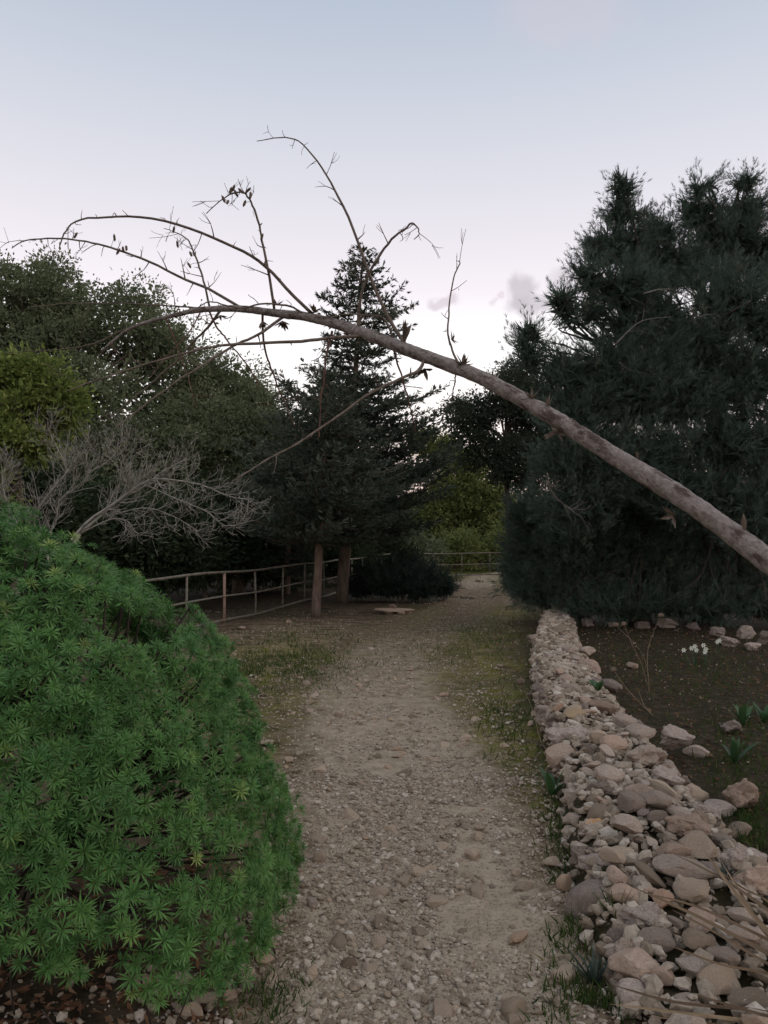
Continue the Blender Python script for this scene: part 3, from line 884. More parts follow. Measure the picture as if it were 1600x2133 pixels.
sel = rng.choice(len(pos), 260, replace=False)
mains = []
for k in range(16):
    a = k * 2.4; e_ = R(rng.uniform(22, 75))
    tip = BC + np.array([math.cos(a) * math.cos(e_), math.sin(a) * math.cos(e_), math.sin(e_) * .9 - .25]) * BA * .62
    L_ = smooth_line([root + rng.normal(0, .05, 3) * [1, 1, 0], root + (tip - root) * .4 + np.array([0, 0, -.06]), tip], 8)
    mains.append(L_); b.add(tube(L_, np.linspace(.026, .012, 8), 6))
mp = np.concatenate(mains)
for i in sel:
    j = np.argmin(np.linalg.norm(mp - (pos[i] * .55 + root * .45), axis=1) + rng.random(len(mp)) * .1)
    mid = (mp[j] + pos[i]) / 2 + rng.normal(0, .03, 3) + np.array([0, 0, -.04])
    b.add(tube(smooth_line([mp[j], mid, pos[i]], 6), np.linspace(.008, .004, 6), 4))
part('stem', *b.vf(), M['stem'], bush, True)
# low dead twigs below the skirt
b = Bag()
for k in range(20):
    s = np.array([rng.uniform(-1.7, -.35), rng.uniform(2.1, 3.0), 0.02]); s[2] += float(height(s[0], s[1]))
    q = s + np.array([rng.normal(0, .16), rng.normal(0, .12), rng.uniform(.05, .30)]); q[0] = min(q[0], -.45)
    b.add(tube(smooth_line([s, (s + q) / 2 + rng.normal(0, .04, 3), q], 6), np.linspace(.004, .002, 6), 4))
part('dead_twigs', *b.vf(), M['stem'], bush, True)['kind'] = 'stuff'

# ------------------------------------------------------------------ pipe railing
fence = empty('pipe_railing', (-2.4, 19, 0))
tag(fence, 'weathered two-rail metal pipe railing curving along the left and far edge of the clearing', 'railing')
fp = [(-4.6, 9.4), (-4.25, 10.9), (-3.92, 12.4), (-3.56, 13.9), (-3.2, 15.45), (-2.85, 17.1), (-2.46, 18.7), (-2.08, 20.2), (-1.7, 21.8), (-1.36, 23.4), (-1.05, 25.0), (-.75, 26.6), (-.45, 28.2), (-.1, 29.8),
      (.35, 31.4), (1.1, 32.9), (2.2, 34.0), (3.5, 34.6), (4.8, 34.9), (6.2, 35.1), (7.8, 35.2)]
fp = [(x * .935, y * .935) for x, y in fp]
fp3 = np.array([(x, y, float(height(x, y))) for x, y in fp])
for k, q in enumerate(fp3):
    pl = np.array([q + [0, 0, -.05], q + [0, 0, .5], q + [rng.normal(0, .008), 0, .93]])
    part('post', *tube(pl, .020 if k != 4 else .027, 8), M['pipe_warm_lit' if k == 4 else 'pipe'], fence, True)
for nm, z, r in (('top_rail', .95, .023), ('middle_rail', .49, .019), ('bottom_rail', .05, .026)):
    L_ = smooth_line(fp3 + np.array([0, 0, z]), 120); L_[:, 2] += (fbm(np.arange(120) * .12, np.full(120, z * 9), 3, 2) - .5) * .03
    part(nm, *tube(L_, r, 8), M['pipe'], fence, True)

# ------------------------------------------------------------------ trees
def diamond(l, w, fold=.25):
    V = np.array([(0, 0, 0), (w / 2, fold * w, l * .45), (0, 0, l), (-w / 2, fold * w, l * .45)])
    return V, np.array([(0, 1, 2, 3)])
def spray(n, l, w, a0, a1, seed, quad=True):
    """a tuft of small blades fanning round +Z"""
    r = np.random.default_rng(seed); Vs, Fs, off = [], [], 0
    for i in range(n):
        th = R(r.uniform(a0, a1)); ph = r.uniform(0, 6.28); L_ = l * r.uniform(.6, 1.1)
        d = np.array([math.sin(th) * math.cos(ph), math.sin(th) * math.sin(ph), math.cos(th)])
        s = np.cross(d, r.normal(size=3)); s /= np.linalg.norm(s)
        b0 = np.array([0, 0, r.uniform(0, .5) * l])
        if quad:
            Vs.append(np.array([b0, b0 + d * L_ * .5 + s * w / 2, b0 + d * L_, b0 + d * L_ * .5 - s * w / 2])); Fs.append(np.array([(0, 1, 2, 3)]) + off); off += 4
        else:
            Vs.append(np.array([b0 - s * w / 2, b0 + s * w / 2, b0 + d * L_])); Fs.append(np.array([(0, 1, 2)]) + off); off += 3
    return np.concatenate(Vs), np.concatenate(Fs)

def unit(n):
    v = rng.normal(size=(n, 3)); return v / np.linalg.norm(v, axis=1, keepdims=True)

def lobes_world(lobes):
    return [(at(px, py, Y), np.array([rx * Y / F_PX, .85 * .5 * (rx + ry) * Y / F_PX, ry * Y / F_PX])) for px, py, Y, rx, ry in lobes]

def limb_net(base, top, lobesW, r0, sides=8, wob=.12, lk=1.0, nq=4):
    """trunk from base to top, a limb to every lobe"""
    bt, bl = Bag(), Bag()
    mid = (base + top) / 2 + rng.normal(0, wob, 3) * np.array([1, 1, .2])
    T_ = smooth_line([base, mid, top], 14)
    bt.add(tube(T_, np.interp(np.linspace(0, 1, 14), [0, .06, 1], [r0 * 1.35, r0, r0 * .45]), sides, .15))
    for c, r in lobesW:
        j = int(np.clip(len(T_) * .45 + np.argmin(np.linalg.norm(T_ - c, axis=1)) * .4, 3, len(T_) - 1))
        s = T_[j]
        for q in range(nq):
            e_ = c + unit(1)[0] * r * .72
            m_ = s * .5 + e_ * .5 + rng.normal(0, .08, 3) * np.linalg.norm(e_ - s) + np.array([0, 0, -.03])
            bl.add(tube(smooth_line([s, m_, e_], 9), np.linspace(r0 * .38 * lk, r0 * .07 * lk, 9), 5))
            for w_ in range(4):
                k = int(rng.integers(3, 9)); ss = smooth_line([s, m_, e_], 9)[k]
                ee = c + unit(1)[0] * r * .95
                bl.add(tube(smooth_line([ss, (ss + ee) / 2 + rng.normal(0, .1, 3), ee], 6), np.linspace(r0 * .10, r0 * .03, 6), 4))
    return bt, bl

def broad_tree(name, label, cat, base, lobes, mat, clumps, leaves, leaf, r0=.16, clump_r=.34, group=None, trunk_mat='bark', gap=.40, holes=(), droop=0., trunk_top=None, inner=2.8):
    LW = lobes_world(lobes)
    t = empty(name, tuple(base)); tag(t, label, cat, group)
    base = np.array(base, float)
    top = np.mean([c for c, r in LW], axis=0) if trunk_top is None else np.array(trunk_top)
    bt, bl = limb_net(base, top, LW, r0)
    part('trunk', *bt.vf(), M[trunk_mat], t, True)
    tag(part('branches', *bl.vf(), M[trunk_mat], t, True), kind='stuff')
    P_, D_, S_, T_ = [], [], [], []
    vol = np.array([r.prod() ** (2 / 3) for c, r in LW]); vol /= vol.sum()
    for (c, r), v in zip(LW, vol):
        m = max(6, int(clumps * v))
        u = unit(m); rad = rng.uniform(.45, 1.02, m) ** .6
        cc = c + u * r * rad[:, None]
        f = fbm(cc[:, 0] * .9 + cc[:, 1] * .5, cc[:, 2] * .9, 41, 2)
        cc = cc[f > gap * rng.uniform(.7, 1.1, m)]
        for h in holes:
            hc = at(h[0], h[1], c[1])
            cc = cc[np.hypot(cc[:, 0] - hc[0], cc[:, 2] - hc[2]) > h[2] * c[1] / F_PX]
        cc = cc[cc[:, 2] > .15]
        if not len(cc): continue
        k = np.repeat(np.arange(len(cc)), leaves)
        cr = clump_r * rng.uniform(.6, 1.3, len(cc))
        p = cc[k] + rng.normal(0, .5, (len(k), 3)) * cr[k][:, None] * np.array([1, 1, .75])
        d = (p - cc[k]) / clump_r + (p - c) / r * .6 + rng.normal(0, .6, (len(k), 3)) + np.array([0, 0, -droop])
        ct = np.clip(rng.normal(.42, .2, len(cc)), 0, 1)
        P_.append(p); D_.append(d); S_.append(rng.uniform(.65, 1.2, len(k))); T_.append(np.clip(ct[k] + rng.normal(0, .16, len(k)), 0, 1))
    P_, D_, S_, T_ = map(np.concatenate, (P_, D_, S_, T_))
    ok = P_[:, 2] > .04
    ni = clumps * 7
    li = rng.choice(len(LW), ni, p=vol)
    q = np.array([LW[k][0] for k in li]) + unit(ni) * np.array([LW[k][1] for k in li]) * (rng.random(ni) ** .4 * .80)[:, None]
    q = q[q[:, 2] > .3]
    for h in holes:
        hc = at(h[0], h[1], q[:, 1].mean()); q = q[np.hypot(q[:, 0] - hc[0], q[:, 2] - hc[2]) > h[2] * hc[1] / F_PX]
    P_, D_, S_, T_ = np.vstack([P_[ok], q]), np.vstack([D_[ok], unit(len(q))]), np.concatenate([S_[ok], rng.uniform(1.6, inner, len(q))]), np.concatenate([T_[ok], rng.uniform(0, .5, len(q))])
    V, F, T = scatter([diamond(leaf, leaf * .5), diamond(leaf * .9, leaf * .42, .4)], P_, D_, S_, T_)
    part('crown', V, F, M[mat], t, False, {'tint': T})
    return t

def feather_tree(name, label, cat, base, lobes, tufts, mat='feather', r0=.16, length=.155, width=.009, nb=11, group=None, up=.9, inner=.35, top=None, gapn=.24):
    if len(lobes) > 15:   # the middle of the crown leans out over its own foot
        lobes = [(a, b_, Y_ - (1.6 if 560 < b_ < 1080 else 0) + (.4 if b_ > 1080 else 0), c_, d_) for a, b_, Y_, c_, d_ in lobes]
    LW = lobes_world(lobes)
    t = empty(name, tuple(base)); tag(t, label, cat, group)
    base = np.array(base, float)
    top = np.mean([c for c, r in LW], axis=0) if top is None else np.array(top)
    bt, bl = limb_net(base, top, LW, r0, lk=.55, nq=2)
    part('trunk', *bt.vf(), M['bark'], t, True)
    tag(part('branches', *bl.vf(), M['dark_bark'], t, True), kind='stuff')
    vol = np.array([r.prod() ** (2 / 3) for c, r in LW]); vol /= vol.sum()
    P_, D_, S_, T_ = [], [], [], []
    Q_, QD_ = [], []
    for (c, r), v in zip(LW, vol):
        m = int(tufts * v)
        # twigs: short runs of tufts, so the outline breaks up into plumes
        nt = max(4, m // 9)
        u = unit(nt); rad = np.where(rng.random(nt) < inner, rng.uniform(.2, .75, nt), rng.uniform(.72, 1.0, nt))
        s = c + u * r * rad[:, None]
        f = fbm(s[:, 0] * 1.3 + s[:, 1] * .6, s[:, 2] * 1.3, 71, 2)
        ok = (f > gapn) & (s[:, 2] > .1); s, u = s[ok], u[ok]
        dr = u * np.array([1, 1, .5]) * .7 + np.array([0, 0, up]) + rng.normal(0, .35, s.shape)
        dr /= np.linalg.norm(dr, axis=1, keepdims=True)
        ct = np.clip(rng.normal(.4, .22, len(s)), 0, 1)
        Q_.append(s); QD_.append(dr)
        for q in range(9):
            k = q / 8
            p = s + dr * (k * length * 2.5) + rng.normal(0, .055 * (1 - .6 * k), s.shape)
            P_.append(p); D_.append(dr + rng.normal(0, .3, s.shape)); S_.append(rng.uniform(.7, 1.15, len(s)) * (1 - .45 * k))
            T_.append(np.clip(ct + rng.normal(0, .12, len(s)), 0, 1))
    P_, D_, S_, T_ = map(np.concatenate, (P_, D_, S_, T_))
    ok = P_[:, 2] > .05
    tp = [spray(nb, length, width, 5, 48, 700 + i, False) for i in range(5)]
    V, F, T = scatter(tp, P_[ok], D_[ok], S_[ok], T_[ok])
    st = np.concatenate(Q_); sdr = np.concatenate(QD_)
    V3, F3, T3 = scatter([(np.array([(-.004, 0, 0), (.004, 0, 0), (0, 0, 1.)]), np.array([(0, 1, 2)])), (np.array([(0, -.004, 0), (0, .004, 0), (0, 0, 1.)]), np.array([(0, 1, 2)]))],
                         st, sdr, np.stack([np.ones(len(st)), np.ones(len(st)), np.full(len(st), length * 2.9)], -1), np.full(len(st), .2))
    V, F, T = np.concatenate([V, V3]), np.concatenate([F, F3 + len(V)]), np.concatenate([T, T3])
    # added inner filler foliage: blocks light, tinted darker like the crown's shaded inside
    ni = tufts // 5
    li = rng.choice(len(LW), ni, p=vol)
    q = np.array([LW[k][0] for k in li]) + unit(ni) * np.array([LW[k][1] for k in li]) * rng.uniform(.1, .68, ni)[:, None]
    q = q[q[:, 2] > .2]
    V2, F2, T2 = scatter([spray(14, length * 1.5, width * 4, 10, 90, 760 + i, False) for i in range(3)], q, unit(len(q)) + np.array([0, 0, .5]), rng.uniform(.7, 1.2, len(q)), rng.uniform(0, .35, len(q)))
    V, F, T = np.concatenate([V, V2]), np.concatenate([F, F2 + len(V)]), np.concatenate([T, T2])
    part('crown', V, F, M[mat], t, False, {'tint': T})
    return t, LW

def conifer(name, label, base, top, prof, nb, mat='conifer', tmat='red_bark', r0=.12, z0=None, tuft=.12, group=None, gapz=None, seed=1):
    r = np.random.default_rng(seed)
    base, top = np.array(base, float), np.array(top, float)
    t = empty(name, tuple(base)); tag(t, label, 'conifer', group)
    H = top[2] - base[2]
    ax = lambda z: base + (top - base) * ((z - base[2]) / H)
    zz = np.linspace(base[2] - .05, top[2], 16)
    part('trunk', *tube(np.array([ax(z) for z in zz]), np.linspace(r0, .015, 16), 8, .18), M[tmat], t, True)
    pz, pr = np.array(prof).T
    bl = Bag(); P_, D_, S_, T_ = [], [], [], []
    for i in range(nb):
        k = (i + r.random()) / nb
        z = z0 + (top[2] - .05 - z0) * k ** 1.12
        if gapz and gapz[0] < z < gapz[1] and r.random() < gapz[2]: continue
        a = i * 2.39996 + r.normal(0, .3)
        L_ = np.interp(z, pz, pr) * (r.uniform(.7, 1.12) if k < .5 else r.uniform(.45, 1.2))
        o = np.array([math.cos(a), math.sin(a), 0.])
        s = ax(z); rise = r.uniform(-.10, .22)
        e_ = s + o * L_ + np.array([0, 0, L_ * rise + .10 * L_])
        ln = smooth_line([s, s + o * L_ * .5 + np.array([0, 0, L_ * rise * .3 - .04 * L_]), e_], 10)
        bl.add(tube(ln, np.linspace(.012 + .012 * L_, .004, 10), 4))
        ct = np.clip(r.normal(.42, .2), 0, 1)
        def tufts_on(line, dens):
            seg = np.linalg.norm(np.diff(line, axis=0), axis=1).sum()
            n_ = max(2, int(seg / dens))
            q = smooth_line(line, n_)
            tg = np.gradient(q, axis=0) if n_ > 1 else np.array([o])
            tg /= np.linalg.norm(tg, axis=1, keepdims=True) + 1e-9
            P_.append(q + r.normal(0, .022, q.shape)); D_.append(tg + r.normal(0, .28, q.shape) + np.array([0, 0, .18]))
            S_.append(r.uniform(.75, 1.15, n_)); T_.append(np.clip(ct + r.normal(0, .16, n_), 0, 1))
        tufts_on(ln[2:], .08)
        side = np.cross(o, [0, 0, 1.])
        ns = max(2, int(L_ / .115))
        for q in range(ns):
            tt = (q + r.random()) / ns * .88 + .08
            p = ln[int(tt * 9)]
            l2 = (.14 + .42 * L_ * (1 - tt)) * r.uniform(.6, 1.1)
            sg = 1 if q % 2 else -1
            d2 = side * sg * .75 + o * .65 + np.array([0, 0, r.uniform(-.12, .32)])
            d2 /= np.linalg.norm(d2)
            tufts_on(np.array([p, p + d2 * l2 * .5 + [0, 0, -.01], p + d2 * l2 + [0, 0, .05 * l2]]), .08)
    tag(part('branches', *bl.vf(), M['bark'], t, True), kind='stuff')
    P_, D_, S_, T_ = map(np.concatenate, (P_, D_, S_, T_))
    ok = P_[:, 2] > .1
    tp = [spray(8, tuft, tuft * .19, 10, 58, 800 + i, True) for i in range(5)]
    V, F, T = scatter(tp, P_[ok], D_[ok], S_[ok], T_[ok])
    part('crown', V, F, M[mat], t, False, {'tint': T})
    return t

def on_ground(px, Y):
    x = (px - CX) / F_PX * Y * 1.0
    return (x, Y, float(height(x, Y)) - .02)

# left: broadleaf trees beyond the railing
broad_tree('broadleaf_tree', 'tall rounded grey-green broadleaf tree at the far left behind the bare tree', 'tree', on_ground(120, 23),
           [(25, 640, 23, 120, 105), (115, 630, 24, 90, 95), (255, 690, 23.5, 125, 108), (70, 800, 22.5, 180, 150), (340, 760, 23, 100, 115),
            (220, 880, 22, 190, 140), (-120, 760, 23, 160, 200), (60, 980, 21.5, 190, 120), (300, 980, 21, 150, 110)],
           'broad', 1300, 70, .135, .26, .42, trunk_top=at(150, 760, 23), gap=.33)
broad_tree('broadleaf_tree', 'lower broadleaf tree with pale leafy top left of the tall conifer', 'tree', (on_ground(500, 21.5)),
           [(470, 815, 24, 95, 70), (520, 870, 23.5, 75, 85), (430, 930, 22.5, 125, 120), (540, 960, 22.5, 80, 110), (500, 1040, 22, 120, 80)],
           'broad', 700, 70, .13, .17, .40, gap=.30)
broad_tree('broadleaf_tree', 'yellow-green glossy-leaved tree at the left edge above the bare tree', 'tree', on_ground(30, 11.5),
           [(30, 790, 11.5, 80, 50), (100, 800, 11.4, 50, 50), (135, 850, 11.3, 40, 55), (60, 860, 11.3, 70, 50), (15, 920, 11, 60, 45), (70, 930, 11.2, 40, 35), (-90, 850, 11.5, 110, 120), (-60, 1010, 11, 90, 90)],
           'yellow', 250, 62, .105, .09, .22, gap=.36, inner=2.0)
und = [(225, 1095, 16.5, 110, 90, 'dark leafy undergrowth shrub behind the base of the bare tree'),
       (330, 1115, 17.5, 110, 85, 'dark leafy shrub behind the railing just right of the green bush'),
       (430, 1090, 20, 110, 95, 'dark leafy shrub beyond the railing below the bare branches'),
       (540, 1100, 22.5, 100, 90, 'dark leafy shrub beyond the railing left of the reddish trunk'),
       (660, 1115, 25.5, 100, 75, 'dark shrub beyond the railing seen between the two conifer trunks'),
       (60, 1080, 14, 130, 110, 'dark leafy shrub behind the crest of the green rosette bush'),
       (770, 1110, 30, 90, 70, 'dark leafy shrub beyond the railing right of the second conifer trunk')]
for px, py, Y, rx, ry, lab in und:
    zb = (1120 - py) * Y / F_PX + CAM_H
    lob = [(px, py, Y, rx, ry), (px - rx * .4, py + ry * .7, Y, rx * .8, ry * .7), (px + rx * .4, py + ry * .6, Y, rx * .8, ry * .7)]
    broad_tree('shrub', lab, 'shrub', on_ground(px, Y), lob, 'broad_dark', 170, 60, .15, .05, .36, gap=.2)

# centre: two conifers
b2 = on_ground(712, 19); t2 = at(757, 512, 19)
conifer('conifer_tree', 'tall dark conifer with a pointed top behind the leaning trunk', b2, t2,
        [(1.5, 1.9), (2.2, 3.1), (3.2, 3.1), (4.4, 2.45), (5.0, 2.1), (5.6, 1.55), (6.1, 1.15), (6.6, 1.35), (7.1, 1.38), (7.7, .95), (8.3, .62), (8.75, .12)], 165,
        tmat='bark', r0=.16, z0=1.55, tuft=.155, gapz=(5.2, 7.6, .22), seed=5)
b1 = on_ground(658, 15.6); t1 = at(682, 770, 15.6)
conifer('conifer_tree', 'shorter bushy conifer with a reddish trunk standing on the clearing', b1, t1,
        [(1.4, 1.2), (1.9, 2.0), (2.6, 2.0), (3.2, 1.6), (3.9, 1.1), (4.4, .6), (5.0, .1)], 105, r0=.098, z0=1.45, tuft=.135, seed=8)
conifer('conifer_tree', 'slim young conifer beside the bushy one, its tip left of the tall conifer', on_ground(600, 21.5), at(600, 790, 21.5),
        [(.6, 1.0), (2.4, 1.3), (3.6, .95), (4.8, .5), (6.0, .08)], 75, r0=.08, z0=.5, tuft=.15, seed=12)

# right: feathery dark trees
RY = 14.2
feather_tree('feathery_tree', 'tall dark feathery tree on the right whose plumes rise highest', 'tree', on_ground(1470, 14.6),
             [(1553, 385, 14.6, 24, 34), (1556, 450, 14.6, 56, 50), (1462, 395, 14.4, 26, 32), (1450, 455, 14.4, 50, 50), (1510, 500, 14.3, 80, 60), (1590, 540, 14.5, 70, 90), (1440, 560, 14.2, 70, 70),
              (1520, 640, 14.2, 110, 90), (1610, 680, 14.6, 70, 110), (1450, 720, 14.2, 90, 80), (1480, 780, 14.4, 110, 80), (1400, 740, 14.4, 80, 60), (1560, 800, 14.2, 120, 90), (1420, 840, 14, 100, 80), (1520, 930, 14, 130, 90), (1620, 950, 14.2, 80, 110),
              (1450, 1030, 14, 120, 80), (1580, 1070, 14, 120, 90), (1480, 1140, 14, 130, 80), (1610, 1170, 13.8, 110, 80), (1520, 1225, 13.6, 120, 48), (1620, 1235, 13.4, 80, 48), (1430, 1235, 13.6, 100, 42), (1450, 1268, 13.2, 120, 26), (1580, 1266, 13.1, 110, 28)],
             27000, r0=.24, top=at(1490, 560, 14.6), up=.8)
feather_tree('feathery_tree', 'dark feathery tree with bare grey limbs leaning over the path end', 'tree', on_ground(1330, 14.4),
             [(1294, 400, 14, 18, 28), (1298, 450, 14, 38, 36), (1295, 520, 14, 70, 54), (1240, 525, 13.8, 26, 44), (1228, 590, 13.8, 26, 50), (1372, 490, 14.2, 50, 40), (1385, 560, 14.2, 70, 60), (1305, 610, 14, 80, 56),
              (1370, 660, 14.2, 80, 60), (1300, 690, 14, 60, 40), (1235, 660, 13.9, 36, 26), (1172, 632, 13.6, 20, 24), (1185, 660, 13.6, 28, 22), (1100, 705, 13.8, 22, 24), (1104, 748, 13.8, 36, 32), (1175, 785, 13.8, 62, 44), (1270, 770, 13.8, 80, 52), (1220, 840, 13.8, 95, 60),
              (1340, 830, 13.8, 100, 80), (1360, 750, 14, 80, 60), (1290, 830, 14.2, 100, 70), (1190, 880, 13.8, 70, 56), (1185, 960, 13.8, 70, 66), (1250, 950, 13.8, 110, 80), (1360, 970, 13.8, 110, 90), (1205, 1050, 14, 95, 70), (1320, 1080, 13.9, 120, 85), (1240, 1150, 13.9, 120, 75), (1360, 1180, 13.7, 110, 70), (1290, 1235, 13.7, 110, 42), (1310, 1266, 13.3, 130, 26), (1210, 1268, 13.6, 60, 24)],
             27000, r0=.2, top=at(1310, 640, 14.2), up=.8)
feather_tree('feathery_tree', 'low dark feathery shrub reaching the ground where the path bends', 'shrub', on_ground(1140, 14.8),
             [(1095, 1080, 14.8, 32, 46), (1120, 1150, 14.8, 64, 66), (1085, 1200, 15.0, 36, 48), (1150, 1225, 14.6, 90, 48)],
             8000, r0=.07, up=.7)
# gap in the middle: a thin olive-like tree, pale trees and shrubs far behind
broad_tree('olive_tree', 'thin dark small-leaved tree in the gap, pink sky showing through its crown', 'tree', on_ground(1075, 25),
           [(985, 865, 25, 60, 42), (1060, 830, 25, 55, 62), (1110, 860, 25.5, 70, 95), (1000, 930, 25, 75, 50), (1090, 960, 25, 90, 60), (1080, 780, 26, 34, 34)],
           'olive', 480, 75, .12, .12, .34, gap=.30, inner=1.7, holes=((1045, 893, 30),))
broad_tree('broadleaf_tree', 'pale yellow-green tree far behind the conifers in the central gap', 'tree', on_ground(950, 40),
           [(880, 925, 40, 34, 30), (940, 945, 40, 40, 36), (985, 965, 40, 34, 26), (960, 1010, 40, 60, 50), (1040, 1055, 40, 40, 70), (930, 1080, 41, 90, 60)],
           'far_yellow', 340, 70, .20, .13, .55, gap=.28)
for px, py, Y, rx, ry, lab in [(965, 1135, 37, 42, 34, 'rounded grey-green bush behind the far railing at the end of the path'),
                               (1050, 1130, 37.5, 46, 40, 'grey-green bush beside the far railing next to the feathery shrub'),
                               (870, 1140, 36, 52, 32, 'bright green bush growing through the far railing')]:
    broad_tree('shrub', lab, 'shrub', on_ground(px, Y), [(px, py, Y, rx, ry), (px, py + ry * .8, Y, rx * .8, ry * .7)], 'far_yellow' if 'bright' not in lab else 'broad', 70, 60, .14, .05, .4, gap=.25)
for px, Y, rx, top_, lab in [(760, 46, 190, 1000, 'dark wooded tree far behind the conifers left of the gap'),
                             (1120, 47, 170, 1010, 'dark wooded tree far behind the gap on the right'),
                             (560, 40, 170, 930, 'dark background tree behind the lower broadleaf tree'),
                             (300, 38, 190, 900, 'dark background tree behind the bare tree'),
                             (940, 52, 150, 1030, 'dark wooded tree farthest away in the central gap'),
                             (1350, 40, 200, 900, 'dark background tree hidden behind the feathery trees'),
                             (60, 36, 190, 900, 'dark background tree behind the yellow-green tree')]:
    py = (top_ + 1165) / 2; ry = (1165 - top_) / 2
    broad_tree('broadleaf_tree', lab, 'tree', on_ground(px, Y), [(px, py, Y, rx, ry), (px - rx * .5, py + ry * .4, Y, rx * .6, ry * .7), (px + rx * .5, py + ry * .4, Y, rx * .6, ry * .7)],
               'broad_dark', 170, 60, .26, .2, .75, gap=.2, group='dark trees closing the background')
t_, _ = feather_tree('rosemary_bush', 'low dark rosemary-like bush at the path bend below the far railing', 'shrub', on_ground(835, 19.8),
             [(785, 1216, 19.8, 50, 28), (845, 1206, 19.8, 46, 34), (895, 1218, 19.6, 36, 26), (750, 1230, 19.6, 30, 16), (820, 1222, 19.2, 60, 24), (870, 1228, 19.2, 50, 20), (925, 1230, 19.4, 22, 14)], 4200, 'rosemary', .03, .17, .014, 12, up=1.1, inner=.4, gapn=.2)
for ch in t_.children:
    if ch.name.startswith('trunk'): ch.name = 'stem'

# ------------------------------------------------------------------ bare pale tree behind the shrub
fig = empty('bare_tree', on_ground(120, 8.8))
tag(fig, 'leafless pale grey tree with tangled twigs rising behind the green shrub', 'tree')
def px_line(pts, Y0, Y1, n):
    Ys = np.linspace(Y0, Y1, len(pts))
    return smooth_line(np.array([at(a, b_, y_) for (a, b_), y_ in zip(pts, Ys)]), n)
def sprout(bag, line, r0, r1, level, rs, dens, ln, upb):
    n_ = len(line)
    bag.add(tube(line, np.linspace(r0, r1, n_), 5 if level == 0 else 4))
    if level == 3: return
    seg = np.linalg.norm(np.diff(line, axis=0), axis=1).sum()
    m = max(2, int(seg / dens[level]))
    for q in range(m):
        t_ = .18 + .8 * (q + rs.random()) / m
        i = min(n_ - 2, int(t_ * (n_ - 1)))
        p = line[i]; tg = line[i + 1] - line[i]; tg /= np.linalg.norm(tg) + 1e-9
        sd_ = rs.normal(size=3); sd_ -= tg * (sd_ @ tg); sd_ /= np.linalg.norm(sd_)
        d = tg * .75 + sd_ * .75 + np.array([0, 0, upb[level]]); d /= np.linalg.norm(d)
        L_ = ln[level] * rs.uniform(.5, 1.2) * (1.1 - .45 * t_)
        m1 = p + d * L_ * .5 + rs.normal(0, .05, 3) * L_
        e_ = p + d * L_ + np.array([0, 0, .14 * L_]) + rs.normal(0, .06, 3) * L_
        rr_ = r0 + (r1 - r0) * t_
        sprout(bag, smooth_line([p, m1, e_], 6), min(rr_ * .6, .008), .0020 if level < 2 else .0016, level + 1, rs, dens, ln, upb)
rs = np.random.default_rng(77)
trunkline = px_line([(110, 1420), (118, 1300), (135, 1180), (165, 1112)], 8.8, 8.6, 8)
part('trunk', *tube(trunkline, np.linspace(.055, .024, 8), 8, .2), M['fig'], fig, True)
for pts, Y0, Y1, r0, r1 in [
    ([(150, 1125), (185, 1085), (240, 1048), (300, 1005), (340, 998), (420, 1010), (480, 1035), (530, 1040)], 8.6, 8.2, .040, .006),
    ([(165, 1112), (210, 1075), (255, 1035), (290, 1020), (335, 985), (370, 965), (410, 950)], 8.6, 9.0, .036, .006),
    ([(125, 1250), (90, 1130), (70, 1090), (85, 1050), (125, 1000), (140, 975), (112, 920), (100, 890)], 8.7, 8.5, .034, .006),
    ([(130, 1200), (105, 1120), (118, 1075), (125, 1040), (165, 1010), (185, 985), (180, 950), (200, 915)], 8.7, 8.8, .028, .005),
    ([(165, 1112), (230, 1082), (265, 1085), (285, 1110), (320, 1118)], 8.6, 8.3, .018, .004),
    ([(215, 1078), (300, 1058), (360, 1075), (395, 1095), (420, 1110)], 8.6, 8.1, .016, .004),
    ([(300, 1008), (370, 1040), (430, 1065), (470, 1095), (520, 1085)], 8.4, 8.0, .015, .004),
    ([(125, 1250), (60, 1130), (20, 1060), (5, 1000), (20, 950)], 8.7, 8.9, .026, .005),
    ([(185, 985), (225, 960), (250, 930), (262, 900)], 8.7, 8.6, .016, .004),
    ([(240, 1048), (250, 1000), (255, 960), (285, 930)], 8.5, 8.4, .016, .004)]:
    b = Bag()
    sprout(b, px_line(pts, Y0, Y1, 18), r0 * .52, r1 * .6, 0, rs, (.07, .075, .09), (.34, .25, .15), (.16, .1, .08))
    part('branch', *b.vf(), M['fig'], fig, True)

# ------------------------------------------------------------------ leaning dead tree across the view
dead = empty('leaning_dead_tree', (4.6, 4.3, 0))
tag(dead, 'dead bare tree leaning low across the path from the right with a long grey trunk', 'tree')
tr = [(1600, 1168, 24), (1500, 1092, 22.5), (1400, 1023, 21), (1300, 962, 19.5), (1200, 900, 17.5), (1160, 874, 17), (1060, 817, 15.5), (980, 777, 14.5), (860, 733, 13.5), (780, 702, 12.2),
      (700, 675, 11), (640, 660, 9.6), (570, 652, 8.4), (500, 643, 7.2), (420, 645, 5.8), (370, 655, 4.8), (320, 667, 3.8), (270, 685, 3), (230, 715, 2.4), (205, 742, 1.8)]
def tdepth(px): return float(np.interp(px, [200, 500, 860, 1200, 1600], [6.3, 6.0, 5.4, 4.9, 4.4]))
TP = [at(a, c, tdepth(a)) for a, c, r in tr]; TR = [r * tdepth(a) / F_PX for a, c, r in tr]
d0 = TP[0] - TP[1]; d0 /= np.linalg.norm(d0)
k = (TP[0][2] + .1) / -d0[2]
basep = TP[0] + d0 * k
TPf = np.array([basep, TP[0] + d0 * k * .66 + [0, 0, .02], TP[0] + d0 * k * .33 + [0, 0, .02]] + TP)
TRf = np.array([.12, .088, .076] + TR)
NT = 420
